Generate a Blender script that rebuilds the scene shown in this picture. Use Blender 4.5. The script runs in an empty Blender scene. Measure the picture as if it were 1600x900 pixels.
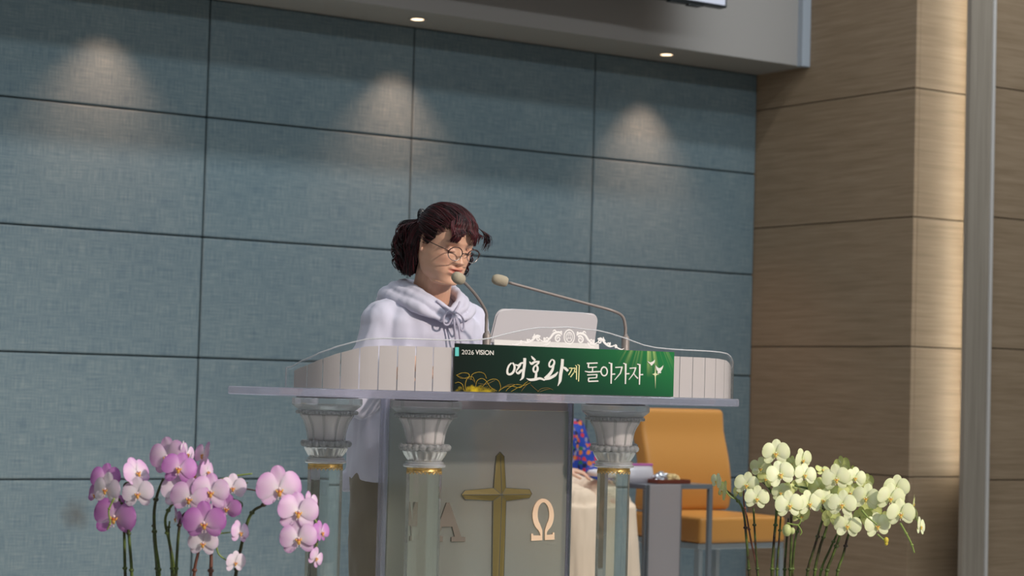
import bpy, bmesh, math, random
import numpy as np
from mathutils import Vector, Matrix, noise, Euler
random.seed(7)
PI = math.pi
scene = bpy.context.scene
COL = scene.collection

# ------------------------------------------------------------------ camera
F, YAW, PIT, ROL, CD, ZC = 3227.7, .58901, .04788, .02723, 9.3806, 1.11
_f = Vector((math.sin(YAW)*math.cos(PIT), math.cos(YAW)*math.cos(PIT), math.sin(PIT)))
_r0 = Vector((math.cos(YAW), -math.sin(YAW), 0.)); _u0 = _r0.cross(_f)
_r = math.cos(ROL)*_r0 + math.sin(ROL)*_u0
_u = -math.sin(ROL)*_r0 + math.cos(ROL)*_u0
CAM = Vector((0, -CD, ZC))
cam = bpy.data.cameras.new('camera'); cam.sensor_width = 36; cam.lens = F*36/1600
cam.clip_end = 200; cam.dof.use_dof = True; cam.dof.focus_distance = 5.7; cam.dof.aperture_fstop = 5.0
camo = bpy.data.objects.new('camera', cam); COL.objects.link(camo)
m = Matrix((( _r.x, _u.x, -_f.x, CAM.x), (_r.y, _u.y, -_f.y, CAM.y), (_r.z, _u.z, -_f.z, CAM.z), (0, 0, 0, 1)))
camo.matrix_world = m
scene.camera = camo
def at(x, y, d): return CAM + d*(_f + (x-800)/F*_r - (y-450)/F*_u)     # point seen at a pixel, d metres deep
def aty(x, y, Y):                                                        # point seen at a pixel, on the plane Y
    v = _f + (x-800)/F*_r - (y-450)/F*_u
    return CAM + v*((Y+CD)/v.y)

# ------------------------------------------------------------------ world, lights, exposure
vs = scene.view_settings
vs.view_transform = 'Standard'; vs.look = 'None'; vs.exposure = 0.0; vs.gamma = 1.0; vs.use_curve_mapping = False
world = bpy.data.worlds.new('hall'); scene.world = world; world.use_nodes = True
bg = world.node_tree.nodes['Background']; bg.inputs[0].default_value = (1.0, .96, .90, 1); bg.inputs[1].default_value = .13
def area(name, loc, target, sx, sy, power, color, spread=180):
    l = bpy.data.lights.new(name, 'AREA'); l.shape = 'RECTANGLE'; l.size = sx; l.size_y = sy
    l.energy = power; l.color = color; l.spread = math.radians(spread)
    o = bpy.data.objects.new(name, l); COL.objects.link(o); o.location = loc
    o.rotation_euler = (Vector(target)-Vector(loc)).to_track_quat('-Z', 'Y').to_euler(); return o
def spot(name, loc, target, power, color, angle, blend=.5, size=.1):
    l = bpy.data.lights.new(name, 'SPOT'); l.energy = power; l.color = color
    l.spot_size = math.radians(angle); l.spot_blend = blend; l.shadow_soft_size = size
    o = bpy.data.objects.new(name, l); COL.objects.link(o); o.location = loc
    o.rotation_euler = (Vector(target)-Vector(loc)).to_track_quat('-Z', 'Y').to_euler(); return o
# rows of stage lamps in the hall ceiling, parallel to the stage
area('lamp_row', (4.5, -9.6, 5.3), (4.5, 0, 1.2), 9, .25, 150, (.86, .95, 1.0))
area('lamp_row', (4.5, -4.9, 5.7), (4.5, 0, 1.2), 9, .2, 110, (.82, .95, 1.0))
area('lamp_row', (4.5, -3.1, 5.9), (4.5, -.5, 0), 9, .2, 95, (.90, .97, 1.0), 95)
spot('key_spot', (4.7, -12.2, 4.7), (3.3, -5.0, 1.0), 2300, (1.0, .87, .76), 31, .6, .15)

# ------------------------------------------------------------------ materials
def mat(name, color=(.8, .8, .8), rough=.5, metal=0., **kw):
    mt = bpy.data.materials.new(name); mt.use_nodes = True
    b = mt.node_tree.nodes['Principled BSDF']
    b.inputs['Base Color'].default_value = (*color, 1); b.inputs['Roughness'].default_value = rough
    b.inputs['Metallic'].default_value = metal
    for k, v in kw.items():
        b.inputs[k.replace('_', ' ')].default_value = v
    return mt
class NB:
    """tiny node builder"""
    def __init__(s, mt): s.nt = mt.node_tree; s.b = s.nt.nodes['Principled BSDF']
    def n(s, t, **kw):
        nd = s.nt.nodes.new(t)
        for k, v in kw.items(): setattr(nd, k, v)
        return nd
    def l(s, a, b): s.nt.links.new(a, b)
    def coords(s, scale, kind='Object'):
        tc = s.n('ShaderNodeTexCoord'); mp = s.n('ShaderNodeMapping'); mp.inputs['Scale'].default_value = scale
        s.l(tc.outputs[kind], mp.inputs['Vector']); return mp.outputs[0]
    def noise(s, vec, scale, detail=3, rough=.55):
        t = s.n('ShaderNodeTexNoise'); t.inputs['Scale'].default_value = scale; t.inputs['Detail'].default_value = detail
        t.inputs['Roughness'].default_value = rough; s.l(vec, t.inputs['Vector']); return t.outputs['Fac']
    def ramp(s, fac, stops):
        r = s.n('ShaderNodeValToRGB'); e = r.color_ramp.elements
        while len(e) < len(stops): e.new(.5)
        for el, (p, c) in zip(e, stops): el.position = p; el.color = (*c, 1)
        s.l(fac, r.inputs[0]); return r.outputs[0]
    def bump(s, h, strength, dist=.01):
        bp = s.n('ShaderNodeBump'); bp.inputs['Strength'].default_value = strength; bp.inputs['Distance'].default_value = dist
        s.l(h, bp.inputs['Height']); s.l(bp.outputs[0], s.b.inputs['Normal'])
    def math(s, op, a, b=None, c=None, clamp=False):
        nd = s.n('ShaderNodeMath', operation=op, use_clamp=clamp)
        for i, v in enumerate((a, b, c)):
            if v is None: continue
            if isinstance(v, (int, float)): nd.inputs[i].default_value = v
            else: s.l(v, nd.inputs[i])
        return nd.outputs[0]
    def mix(s, fac, a, b):
        nd = s.n('ShaderNodeMix', data_type='RGBA')
        if isinstance(fac, (int, float)): nd.inputs[0].default_value = fac
        else: s.l(fac, nd.inputs[0])
        for i, v in ((6, a), (7, b)):
            if isinstance(v, tuple): nd.inputs[i].default_value = (*v, 1)
            else: s.l(v, nd.inputs[i])
        return nd.outputs[2]

def fabric_wall():
    mt = mat('blue_grey_fabric', rough=.95, Specular_IOR_Level=.15); q = NB(mt)
    warp = q.noise(q.coords((1, 1, .045)), 240, 2); weft = q.noise(q.coords((.035, 1, 1)), 240, 2)
    w = q.math('ADD', warp, weft)
    blot = q.noise(q.coords((1, 1, 1)), 2.6, 4)
    c = q.ramp(q.math('ADD', q.math('MULTIPLY', w, .45), q.math('MULTIPLY', blot, .12)),
               [(.40, (.100, .140, .170)), (.53, (.146, .190, .208)), (.66, (.208, .245, .250))])
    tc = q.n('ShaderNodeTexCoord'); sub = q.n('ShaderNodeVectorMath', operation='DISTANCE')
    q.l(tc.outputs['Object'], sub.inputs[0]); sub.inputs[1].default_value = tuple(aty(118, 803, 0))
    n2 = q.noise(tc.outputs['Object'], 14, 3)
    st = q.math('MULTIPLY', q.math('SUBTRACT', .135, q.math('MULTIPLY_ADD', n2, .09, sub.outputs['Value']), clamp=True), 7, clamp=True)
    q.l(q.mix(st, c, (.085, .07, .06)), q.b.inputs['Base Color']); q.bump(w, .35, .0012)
    return mt
def wood(name, a, b, vertical=False, scale=1.):
    mt = mat(name, rough=.55, Specular_IOR_Level=.3); q = NB(mt)
    v = q.coords((6, 6, .25) if vertical else (.35, .35, 9))
    g = q.noise(v, 5*scale, 6, .65); g2 = q.noise(q.coords((40, 40, .8) if vertical else (1.5, 1.5, 60)), 3, 3)
    f = q.math('ADD', q.math('MULTIPLY', g, .65), q.math('MULTIPLY', g2, .35))
    q.l(q.ramp(f, [(.36, a), (.64, b)]), q.b.inputs['Base Color']); q.bump(g2, .12, .001)
    return mt
M = {}
M['fabric'] = fabric_wall()
M['wood'] = wood('oak_panel', (.205, .140, .086), (.300, .215, .143))
M['wood_grey'] = wood('grey_oak_post', (.215, .178, .142), (.290, .245, .200), True)
M['gap'] = mat('dark_gap', (.035, .022, .016), .9)
M['gap_blue'] = mat('dark_seam', (.02, .035, .04), .9)
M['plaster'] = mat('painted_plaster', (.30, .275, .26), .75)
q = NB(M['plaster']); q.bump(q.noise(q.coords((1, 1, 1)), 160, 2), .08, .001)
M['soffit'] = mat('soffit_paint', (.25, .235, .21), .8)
M['trim_white'] = mat('pale_trim', (.34, .37, .42), .5)
M['trim_light'] = mat('aluminium_edge', (.62, .58, .56), .4, .3)
M['floor'] = mat('stage_floor', (.60, .60, .57), .35)
q = NB(M['floor']); q.l(q.ramp(q.noise(q.coords((1, 1, 1)), 3, 6), [(.3, (.52, .53, .51)), (.7, (.68, .67, .63))]), q.b.inputs['Base Color'])

def clear_sheet(name, tint=(1, 1, 1), gloss=.10, rough=.03):
    mt = bpy.data.materials.new(name); mt.use_nodes = True; nt = mt.node_tree; nt.nodes.clear()
    o = nt.nodes.new('ShaderNodeOutputMaterial'); mx = nt.nodes.new('ShaderNodeMixShader')
    t = nt.nodes.new('ShaderNodeBsdfTransparent'); t.inputs[0].default_value = (*tint, 1)
    g = nt.nodes.new('ShaderNodeBsdfGlossy'); g.inputs[0].default_value = (.95, .97, 1, 1); g.inputs['Roughness'].default_value = rough
    fr = nt.nodes.new('ShaderNodeLayerWeight'); pw = nt.nodes.new('ShaderNodeMath'); pw.operation = 'POWER'; pw.inputs[1].default_value = 5; nt.links.new(fr.outputs['Facing'], pw.inputs[0])
    ad = nt.nodes.new('ShaderNodeMath'); ad.operation = 'ADD'; ad.inputs[1].default_value = gloss-.04
    nt.links.new(pw.outputs[0], ad.inputs[0]); nt.links.new(ad.outputs[0], mx.inputs[0])
    nt.links.new(t.outputs[0], mx.inputs[1]); nt.links.new(g.outputs[0], mx.inputs[2]); nt.links.new(mx.outputs[0], o.inputs[0])
    return mt
def frosted(name, color, alpha=.25, trans=.45, gloss=.08, rough=.35):
    """sand-blasted acrylic: scatters most light, lets a little straight through"""
    mt = bpy.data.materials.new(name); mt.use_nodes = True; nt = mt.node_tree; nt.nodes.clear()
    o = nt.nodes.new('ShaderNodeOutputMaterial')
    t = nt.nodes.new('ShaderNodeBsdfTransparent'); d = nt.nodes.new('ShaderNodeBsdfDiffuse'); d.inputs[0].default_value = (*color, 1)
    tr = nt.nodes.new('ShaderNodeBsdfTranslucent'); tr.inputs[0].default_value = (*color, 1)
    g = nt.nodes.new('ShaderNodeBsdfGlossy'); g.inputs['Roughness'].default_value = rough
    m1 = nt.nodes.new('ShaderNodeMixShader'); m1.inputs[0].default_value = trans
    m2 = nt.nodes.new('ShaderNodeMixShader'); m2.inputs[0].default_value = alpha
    m3 = nt.nodes.new('ShaderNodeMixShader'); m3.inputs[0].default_value = gloss
    L = nt.links.new
    L(d.outputs[0], m1.inputs[1]); L(tr.outputs[0], m1.inputs[2]); L(m1.outputs[0], m2.inputs[1]); L(t.outputs[0], m2.inputs[2])
    L(m2.outputs[0], m3.inputs[1]); L(g.outputs[0], m3.inputs[2]); L(m3.outputs[0], o.inputs[0])
    return mt
def glass(name, color=(1, 1, 1), rough=0., ior=1.49, milk=0., milkc=(.75, .75, .85), clear=0.):
    mt = mat(name, color, rough, 0, Transmission_Weight=1., IOR=ior)
    if milk:        # a little cloudy light scattered inside the block
        nt = mt.node_tree; o = nt.nodes['Material Output']; p = nt.nodes['Principled BSDF']; mx = nt.nodes.new('ShaderNodeMixShader'); mx.inputs[0].default_value = milk
        d = nt.nodes.new('ShaderNodeBsdfDiffuse'); d.inputs[0].default_value = (*milkc, 1); t = nt.nodes.new('ShaderNodeBsdfTranslucent'); t.inputs[0].default_value = (*milkc, 1)
        m2 = nt.nodes.new('ShaderNodeMixShader'); nt.links.new(d.outputs[0], m2.inputs[1]); nt.links.new(t.outputs[0], m2.inputs[2])
        if clear:   # polished faces that let the lamps straight through
            tp = nt.nodes.new('ShaderNodeBsdfTransparent'); tp.inputs[0].default_value = (*color, 1); m3 = nt.nodes.new('ShaderNodeMixShader'); m3.inputs[0].default_value = clear
            nt.links.new(p.outputs[0], m3.inputs[1]); nt.links.new(tp.outputs[0], m3.inputs[2]); p = m3
        nt.links.new(p.outputs[0], mx.inputs[1]); nt.links.new(m2.outputs[0], mx.inputs[2]); nt.links.new(mx.outputs[0], o.inputs[0])
    return mt
M['clear'] = clear_sheet('clear_acrylic')
M['edge'] = mat('acrylic_edge', (.86, .88, .92), .25, 0, Transmission_Weight=.5)
M['slab'] = glass('acrylic_slab', (.95, .95, 1.0), .04, 1.49, .26, (.62, .62, .74), .6)
M['crystal'] = glass('cut_crystal', (.97, .985, .98), .0, 1.52, .18, (.85, .88, .88), .3)
M['crystal_post'] = glass('crystal_post', (.93, .97, .93), .0, 1.5, .04, (.62, .66, .62), .1)
M['crystal_bead'] = glass('beaded_crystal', (.92, .94, .94), .05, 1.5, .32, (.86, .87, .88))
q = NB(M['crystal_bead']); q.bump(q.noise(q.coords((1, 1, 1)), 150, 2), .30, .002)
M['frost_cup'] = frosted('frosted_crystal', (.82, .79, .80), .15, .25, .08, .25)
M['frost_strip'] = frosted('frosted_strip', (.74, .70, .70), .10, .22, .03, .4)
M['frost_panel'] = frosted('frosted_front_panel', (.44, .44, .40), .04, .45, .05, .3)
_nt = M['frost_panel'].node_tree; _o = [n_ for n_ in _nt.nodes if n_.type == 'OUTPUT_MATERIAL'][0]; _src = _o.inputs[0].links[0].from_socket
_rf = _nt.nodes.new('ShaderNodeBsdfRefraction'); _rf.inputs['Roughness'].default_value = .55; _rf.inputs['IOR'].default_value = 1.12; _rf.inputs[0].default_value = (.93, 1, .96, 1)
_mx = _nt.nodes.new('ShaderNodeMixShader'); _mx.inputs[0].default_value = .5; _nt.links.new(_src, _mx.inputs[1]); _nt.links.new(_rf.outputs[0], _mx.inputs[2]); _nt.links.new(_mx.outputs[0], _o.inputs[0])
M['frost_table'] = frosted('frosted_table_panel', (.52, .46, .46), .15, .4, .05, .3)
M['etch'] = frosted('etched_white', (.92, .90, .90), .0, .1, .0)
M['line'] = mat('dark_joint', (.10, .12, .13), .4)
M['gold'] = mat('gilt_metal', (.85, .56, .20), .28, 1.)
q = NB(M['gold']); q.bump(q.noise(q.coords((1, 1, 1)), 150, 2), .6, .003)
M['cross'] = mat('dull_gold', (.155, .122, .038), .60, .25)
M['bronze_mirror'] = mat('polished_bronze', (.95, .70, .50), .4, .35)
M['bronze_shaded'] = mat('shaded_bronze', (.13, .11, .088), .6, .0)  # same metal as the omega; its dark reflection is put into the colour
M['rubber'] = mat('dark_pad', (.05, .04, .035), .7)
M['mic'] = mat('grey_beige_metal', (.27, .235, .22), .45, .2)
M['foam'] = mat('beige_foam', (.42, .37, .28), .95); q = NB(M['foam']); q.bump(q.noise(q.coords((1, 1, 1)), 420, 2), .6, .002)
M['stand'] = mat('white_stand', (.60, .58, .61), .38)
M['paper'] = mat('white_paper', (.80, .79, .77), .7)
M['orange'] = mat('tan_orange_leather', (.57, .25, .055), .42); q = NB(M['orange']); q.bump(q.noise(q.coords((1, 1, 1)), 260, 3), .12, .001)
M['chrome'] = mat('brushed_steel', (.42, .45, .47), .32, .8)
M['smoke_edge'] = mat('grey_table_edge', (.20, .215, .235), .3, .4)
M['screen_frame'] = mat('black_bezel', (.012, .014, .016), .4)
M['lamp'] = mat('lamp_lens', (1, .9, .75)); M['lamp'].node_tree.nodes['Principled BSDF'].inputs['Emission Color'].default_value = (1, .72, .46, 1)
M['lamp'].node_tree.nodes['Principled BSDF'].inputs['Emission Strength'].default_value = 3.2
M['lamp_ring'] = mat('lamp_ring', (.35, .30, .25), .5)
M['led'] = mat('led_strip', (1, 1, .9)); b = M['led'].node_tree.nodes['Principled BSDF']
b.inputs['Emission Color'].default_value = (1, .98, .84, 1); b.inputs['Emission Strength'].default_value = 27
M['soil'] = mat('bark_soil', (.05, .032, .02), .9)
M['pot'] = mat('white_glazed_pot', (.75, .74, .70), .25)
M['stem'] = mat('dark_green_stem', (.07, .10, .025), .45)
q = NB(M['stem']); q.l(q.ramp(q.noise(q.coords((1, 1, 1)), 22, 3), [(.35, (.045, .022, .016)), (.5, (.06, .085, .02)), (.7, (.13, .19, .04))]), q.b.inputs['Base Color'])
M['stem_brown'] = mat('brown_stake', (.16, .06, .04), .5)
M['stem_green'] = mat('fresh_green_stem', (.22, .30, .07), .45)
M['leaf'] = mat('orchid_leaf', (.05, .12, .03), .35)
M['bud_green'] = mat('green_bud', (.52, .58, .25), .45); M['bud_yellow'] = mat('yellow_bud', (.62, .50, .06), .45)
M['skin_dark'] = mat('shoe_leather', (.03, .025, .025), .4)

def col_attr(name, rough=.5, **kw):
    mt = mat(name, rough=rough, **kw); q = NB(mt); a = q.n('ShaderNodeAttribute'); a.attribute_name = 'Col'
    q.l(a.outputs['Color'], q.b.inputs['Base Color']); return mt
M['petal'] = col_attr('orchid_petal', .5, Subsurface_Weight=.35, Subsurface_Scale=.02)
NB(M['petal']).b.inputs['Subsurface Radius'].default_value = (1, .8, .8)
M['skin'] = col_attr('skin', .42, Subsurface_Weight=.12, Subsurface_Scale=.01)
M['floral'] = mat('floral_blouse', rough=.8); q = NB(M['floral'])
vo = q.n('ShaderNodeTexVoronoi'); vo.inputs['Scale'].default_value = 48; q.l(q.coords((1, 1, 1)), vo.inputs['Vector'])
sp = q.n('ShaderNodeSeparateColor'); q.l(vo.outputs['Color'], sp.inputs[0])
pc = q.ramp(sp.outputs[0], [(0, (.012, .05, .34)), (.36, (.012, .05, .34)), (.40, (.01, .012, .05)), (.55, (.55, .03, .05)), (.68, (.60, .16, .02)), (.78, (.25, .22, .34)), (.88, (.02, .14, .06)), (.94, (.01, .06, .40))])
for e in q.nt.nodes:
    if e.type == 'VALTORGB': e.color_ramp.interpolation = 'CONSTANT'
q.l(q.mix(q.math('GREATER_THAN', vo.outputs['Distance'], .62), pc, (.012, .045, .32)), q.b.inputs['Base Color'])
def cloth(name, c, rough=.9, sc=500, st=.25):
    mt = mat(name, c, rough, Specular_IOR_Level=.2, Sheen_Weight=.15); q = NB(mt)
    q.bump(q.noise(q.coords((1, 1, 1)), sc, 2), st, .0008); return mt
M['hoodie'] = cloth('pale_lavender_cotton', (.62, .615, .74))
M['cord'] = cloth('lavender_cord', (.50, .48, .60))
M['khaki'] = cloth('khaki_twill', (.26, .225, .18))
M['skirt'] = cloth('cream_skirt', (.82, .62, .46))
M['white_cloth'] = cloth('white_cloth', (.78, .70, .70))
def hair_mat():
    mt = mat('burgundy_hair', rough=.42, Specular_IOR_Level=.32); q = NB(mt)
    g = q.n('ShaderNodeNewGeometry')
    nz = q.noise(q.coords((1, 1, 1)), 22, 2)
    f = q.math('ADD', q.math('MULTIPLY', g.outputs['Random Per Island'], .6), q.math('MULTIPLY', nz, .4))
    q.l(q.ramp(f, [(.25, (.006, .003, .004)), (.5, (.024, .006, .008)), (.75, (.085, .013, .018))]), q.b.inputs['Base Color'])
    return mt
M['hair'] = hair_mat()
M['black'] = mat('black_plastic', (.008, .008, .01), .3)
M['glasses_metal'] = mat('dark_brown_metal', (.09, .055, .05), .3, .7)
M['glasses_rim'] = mat('silver_rim', (.50, .45, .43), .25, .9)
M['lens'] = clear_sheet('spectacle_lens', (.98, .98, .98), .045, .02)

# ------------------------------------------------------------------ mesh helpers
def link(o, parent=None):
    COL.objects.link(o)
    if parent is not None:
        o.parent = parent
    return o
def obj(name, verts, faces, mt, parent=None, smooth=False, mats=None, midx=None):
    me = bpy.data.meshes.new(name); me.from_pydata([tuple(v) for v in verts], [], [tuple(f) for f in faces])
    for x in (mats or [mt]): me.materials.append(x)
    if midx:
        me.polygons.foreach_set('material_index', midx)
    if smooth: me.polygons.foreach_set('use_smooth', [True]*len(me.polygons))
    me.update(); return link(bpy.data.objects.new(name, me), parent)
def from_bm(name, bm, mt, parent=None, smooth=False):
    bmesh.ops.recalc_face_normals(bm, faces=bm.faces)
    me = bpy.data.meshes.new(name); bm.to_mesh(me); bm.free()
    for x in (mt if isinstance(mt, list) else [mt]): me.materials.append(x)
    if smooth: me.polygons.foreach_set('use_smooth', [True]*len(me.polygons))
    return link(bpy.data.objects.new(name, me), parent)
class MB:
    def __init__(s): s.v = []; s.f = []
    def add(s, v, f):
        k = len(s.v); s.v += [tuple(x) for x in v]; s.f += [tuple(i+k for i in x) for x in f]; return s
    def box(s, a, b, ch=0.):
        """box between two corners, with optional chamfer"""
        bm = bmesh.new(); bmesh.ops.create_cube(bm, size=1)
        a = Vector(a); b = Vector(b)
        for v in bm.verts: v.co = Vector(((a[i]+b[i])/2 + v.co[i]*(b[i]-a[i]) for i in range(3)))
        if ch: bmesh.ops.bevel(bm, geom=bm.edges[:], offset=ch, segments=2, affect='EDGES', profile=.5)
        bmesh.ops.recalc_face_normals(bm, faces=bm.faces)
        bm.verts.index_update(); s.add([v.co for v in bm.verts], [[v.index for v in f.verts] for f in bm.faces]); bm.free(); return s
    def tube(s, pts, r, n=8, caps=True, flat=1.):
        pts = [Vector(p) for p in pts]; N = len(pts); rs = r if isinstance(r, (list, tuple)) else [r]*N
        t0 = (pts[1]-pts[0]).normalized(); ref = Vector((0, 0, 1)) if abs(t0.z) < .9 else Vector((1, 0, 0))
        u = t0.cross(ref).normalized(); V = []
        for i, p in enumerate(pts):
            t = (pts[min(i+1, N-1)]-pts[max(i-1, 0)])
            if t.length < 1e-9: t = t0
            t.normalize(); u = (u - t*u.dot(t)); u = u.normalized() if u.length > 1e-6 else t.orthogonal().normalized(); w = t.cross(u)
            for k in range(n):
                a = 2*PI*k/n; V.append(p + u*math.cos(a)*rs[i] + w*math.sin(a)*rs[i]*flat)
        Fc = [(i*n+k, i*n+(k+1) % n, (i+1)*n+(k+1) % n, (i+1)*n+k) for i in range(N-1) for k in range(n)]
        if caps: Fc += [tuple(range(n))[::-1], tuple((N-1)*n+k for k in range(n))]
        return s.add(V, Fc)
    def lathe(s, prof, n=24, c=(0, 0, 0), ph=0., caps=True, scal=None):
        """profile of (r, z), turned about z; scal(angle, i) may flute it"""
        V = []
        for i, (r, z) in enumerate(prof):
            for k in range(n):
                a = 2*PI*k/n+ph; q_ = r*(scal(a, i) if scal else 1); V.append((c[0]+q_*math.cos(a), c[1]+q_*math.sin(a), c[2]+z))
        Fc = [(i*n+k, i*n+(k+1) % n, (i+1)*n+(k+1) % n, (i+1)*n+k) for i in range(len(prof)-1) for k in range(n)]
        if caps: Fc += [tuple(range(n))[::-1], tuple((len(prof)-1)*n+k for k in range(n))]
        return s.add(V, Fc)
    def prism(s, poly, z0, z1):
        n = len(poly); V = [(x, y, z0) for x, y in poly]+[(x, y, z1) for x, y in poly]
        return s.add(V, [tuple(range(n))[::-1], tuple(range(n, 2*n))]+[(i, (i+1) % n, n+(i+1) % n, n+i) for i in range(n)])
    def ball(s, c, r, n=12, mtx=None):
        r = r if isinstance(r, (tuple, list)) else (r, r, r); V = []; m_ = max(6, n*2//3)
        pts = [(0, 0, 1)]+[(math.sin(PI*i/m_)*math.cos(2*PI*k/n), math.sin(PI*i/m_)*math.sin(2*PI*k/n), math.cos(PI*i/m_)) for i in range(1, m_) for k in range(n)]+[(0, 0, -1)]
        for p in pts:
            q_ = Vector((p[0]*r[0], p[1]*r[1], p[2]*r[2]))
            if mtx: q_ = mtx @ q_
            V.append(q_+Vector(c))
        Fc = [(0, 1+k, 1+(k+1) % n) for k in range(n)]
        Fc += [(1+i*n+k, 1+(i+1)*n+k, 1+(i+1)*n+(k+1) % n, 1+i*n+(k+1) % n) for i in range(m_-2) for k in range(n)]
        e = len(pts)-1; Fc += [(e, 1+(m_-2)*n+(k+1) % n, 1+(m_-2)*n+k) for k in range(n)]
        return s.add(V, Fc)
    def capsule(s, a, b, ra, rb, n=14):
        a = Vector(a); b = Vector(b); d = b-a; L = d.length; t = d/L
        pts = []; rs = []
        for i in range(6):
            e = PI/2*(1-i/5); pts.append(a - t*ra*math.sin(e)); rs.append(max(ra*math.cos(e), ra*.02))
        for i in range(6):
            e = PI/2*i/5; pts.append(b + t*rb*math.sin(e)); rs.append(max(rb*math.cos(e), rb*.02))
        return s.tube(pts, rs, n)
    def build(s, name, mt, parent=None, smooth=False): return obj(name, s.v, s.f, mt, parent, smooth)
def empty(name, loc, label, cat, group=None):
    o = bpy.data.objects.new(name, None); o.empty_display_size = .1; o.location = loc; link(o)
    o['label'] = label; o['category'] = cat
    if group: o['group'] = group
    return o
def tag(o, label, cat, group=None):
    o['label'] = label; o['category'] = cat
    if group: o['group'] = group
    return o
def struct(o): o['kind'] = 'structure'; return o
def local(root, pts): return [Vector(p)-root.location for p in pts]
def smooth_path(pts, n=8):
    """Catmull-Rom through the points"""
    P = [Vector(p) for p in pts]; P = [P[0]*2-P[1]]+P+[P[-1]*2-P[-2]]; out = []
    for i in range(1, len(P)-2):
        for k in range(n):
            t = k/n; a, b_, c, d = P[i-1:i+3]
            out.append(.5*((2*b_)+(c-a)*t+(2*a-5*b_+4*c-d)*t*t+(3*b_-a-3*c+d)*t**3))
    out.append(P[-2]); return out

# ------------------------------------------------------------------ setting
XC = 7.987; ZS = 3.008
mb = MB()
xs = [XC-1.192*k for k in range(9)]; zr = [0.012, .612, 1.212, 1.812, 2.412, ZS]
g = .0035
for i in range(8):
    for j in range(5):
        mb.box((xs[i+1]+g, 0, zr[j]+g), (xs[i]-g, .03, zr[j+1]-g), .007)
bk = mb.build('wall_back', M['fabric']); struct(bk)
o = MB().box((xs[-1], .02, 0), (XC, .06, ZS)).build('seam_backing', M['gap_blue'], bk)
zw = [1.682+1.11-.7026*k for k in range(-3, 5)]
def boards(a, b, axis):
    mm = MB()
    for k in range(len(zw)-1):
        z1, z0 = zw[k], max(zw[k+1], 0)
        if z1-z0 < .05: continue
        p = list(a)+[z0+.003]; q_ = list(b)+[z1-.003]
        mm.box(p, q_, .002)
    return mm
wr = struct(boards((XC, -1.315), (XC+.03, .06), 0).build('wall_right', M['wood']))
MB().box((XC+.012, -1.30, 0), (XC+.05, .06, 4.89)).build('seam_backing', M['gap'], wr)
wc = struct(boards((XC+.031, -1.315), (8.9, -1.285), 0).build('wall_corner', M['wood']))
MB().box((XC+.03, -1.303, 0), (8.9, -1.26, 4.89)).build('seam_backing', M['gap'], wc)
wf = struct(boards((8.262, -1.626), (11.5, -1.596), 0).build('wall_far_right', M['wood']))
MB().box((8.27, -1.614, 0), (11.5, -1.57, 4.89)).build('seam_backing', M['gap'], wf)
po = struct(MB().box((8.045, -1.662, 0), (8.205, -1.628, 4.9), .002).build('trim_post', M['wood_grey']))
MB().box((8.2055, -1.672, 0), (8.224, -1.628, 4.9), .002).build('edge_strip', M['trim_light'], po)
fl = struct(MB().box((-9, -16, -.2), (13, .06, 0)).build('floor', M['floor']))
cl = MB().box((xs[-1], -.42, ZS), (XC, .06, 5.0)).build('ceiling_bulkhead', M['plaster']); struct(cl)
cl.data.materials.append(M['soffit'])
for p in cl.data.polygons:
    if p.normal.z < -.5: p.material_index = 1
tr = struct(MB().box((7.925, -.462, ZS-.006), (XC-.001, -.418, 5.0), .002).build('trim_bulkhead_end', M['trim_white']))

# cove lamp behind the post
led = MB().box((8.385, -1.455, .70), (8.395, -1.430, 4.7)).build('cove_light', M['led'])
MB().box((8.3955, -1.460, .68), (8.410, -1.316, 4.72)).build('light_channel', M['trim_light'], led)
tag(led, 'vertical glowing LED cove strip hidden behind the grey oak post', 'light')

# recessed downlights
for X_, lab in [(5.487, 'recessed round downlight in the soffit above the woman'), (7.129, 'recessed round downlight in the soffit nearest the wood wall'), (3.845, 'recessed round downlight farthest left in the soffit, over the left wall panels')]:
    d = empty('downlight', (X_, -.215, ZS), lab, 'light', 'recessed downlights in the soffit')
    MB().lathe([(.034, -.003), (.048, -.004), (.050, -.001), (.034, -.001)], 24, caps=False).build('trim_ring', M['lamp_ring'], d, True)
    MB().lathe([(.001, -.002), (.034, -.002)], 24, caps=False).build('lens', M['lamp'], d, True)
    s_ = spot('downlight_lamp', (X_, -.215, ZS-.03), (X_, -.115, 0), 46, (1, .57, .37), 84, 1., .03); s_.parent = d; s_.location = (0, 0, -.03)

# LED screen whose corner hangs into the frame
c = aty(1133, 13, -.80)
scr = empty('led_screen', (c.x-2.1, -.80, c.z), 'large bright LED screen corner hanging in front of the bulkhead', 'screen')
MB().box((-2.1, -.015, 0), (2.1, .045, 1.75), .003).build('screen_frame', M['screen_frame'], scr)
em = mat('screen_picture', (.02, .02, .02), .4); q = NB(em)
wv = q.n('ShaderNodeTexWave'); wv.inputs['Scale'].default_value = 60; wv.inputs['Distortion'].default_value = 3; q.l(q.coords((1, 1, 1)), wv.inputs['Vector'])
q.l(q.ramp(wv.outputs['Fac'], [(0, (.52, .57, .66)), (1, (.60, .62, .76))]), q.b.inputs['Emission Color']); q.b.inputs['Emission Strength'].default_value = 1.
for k in range(7):
    MB().box((-2.09+k*.597, -.019, .012), (-2.09+k*.597+.593, -.014, 1.74)).build('display_tile', em, scr)
MB().box((1.72, -.01, -.010), (1.95, .03, .001), .003).box((1.84, -.012, -.018), (1.92, .02, -.009), .003).build('bottom_bracket', M['screen_frame'], scr)
for sx in (-1.6, 0, 1.6):
    MB().box((sx-.03, .045, .3), (sx+.03, .379, .36)).build('mounting_arm', M['screen_frame'], scr)

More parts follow.
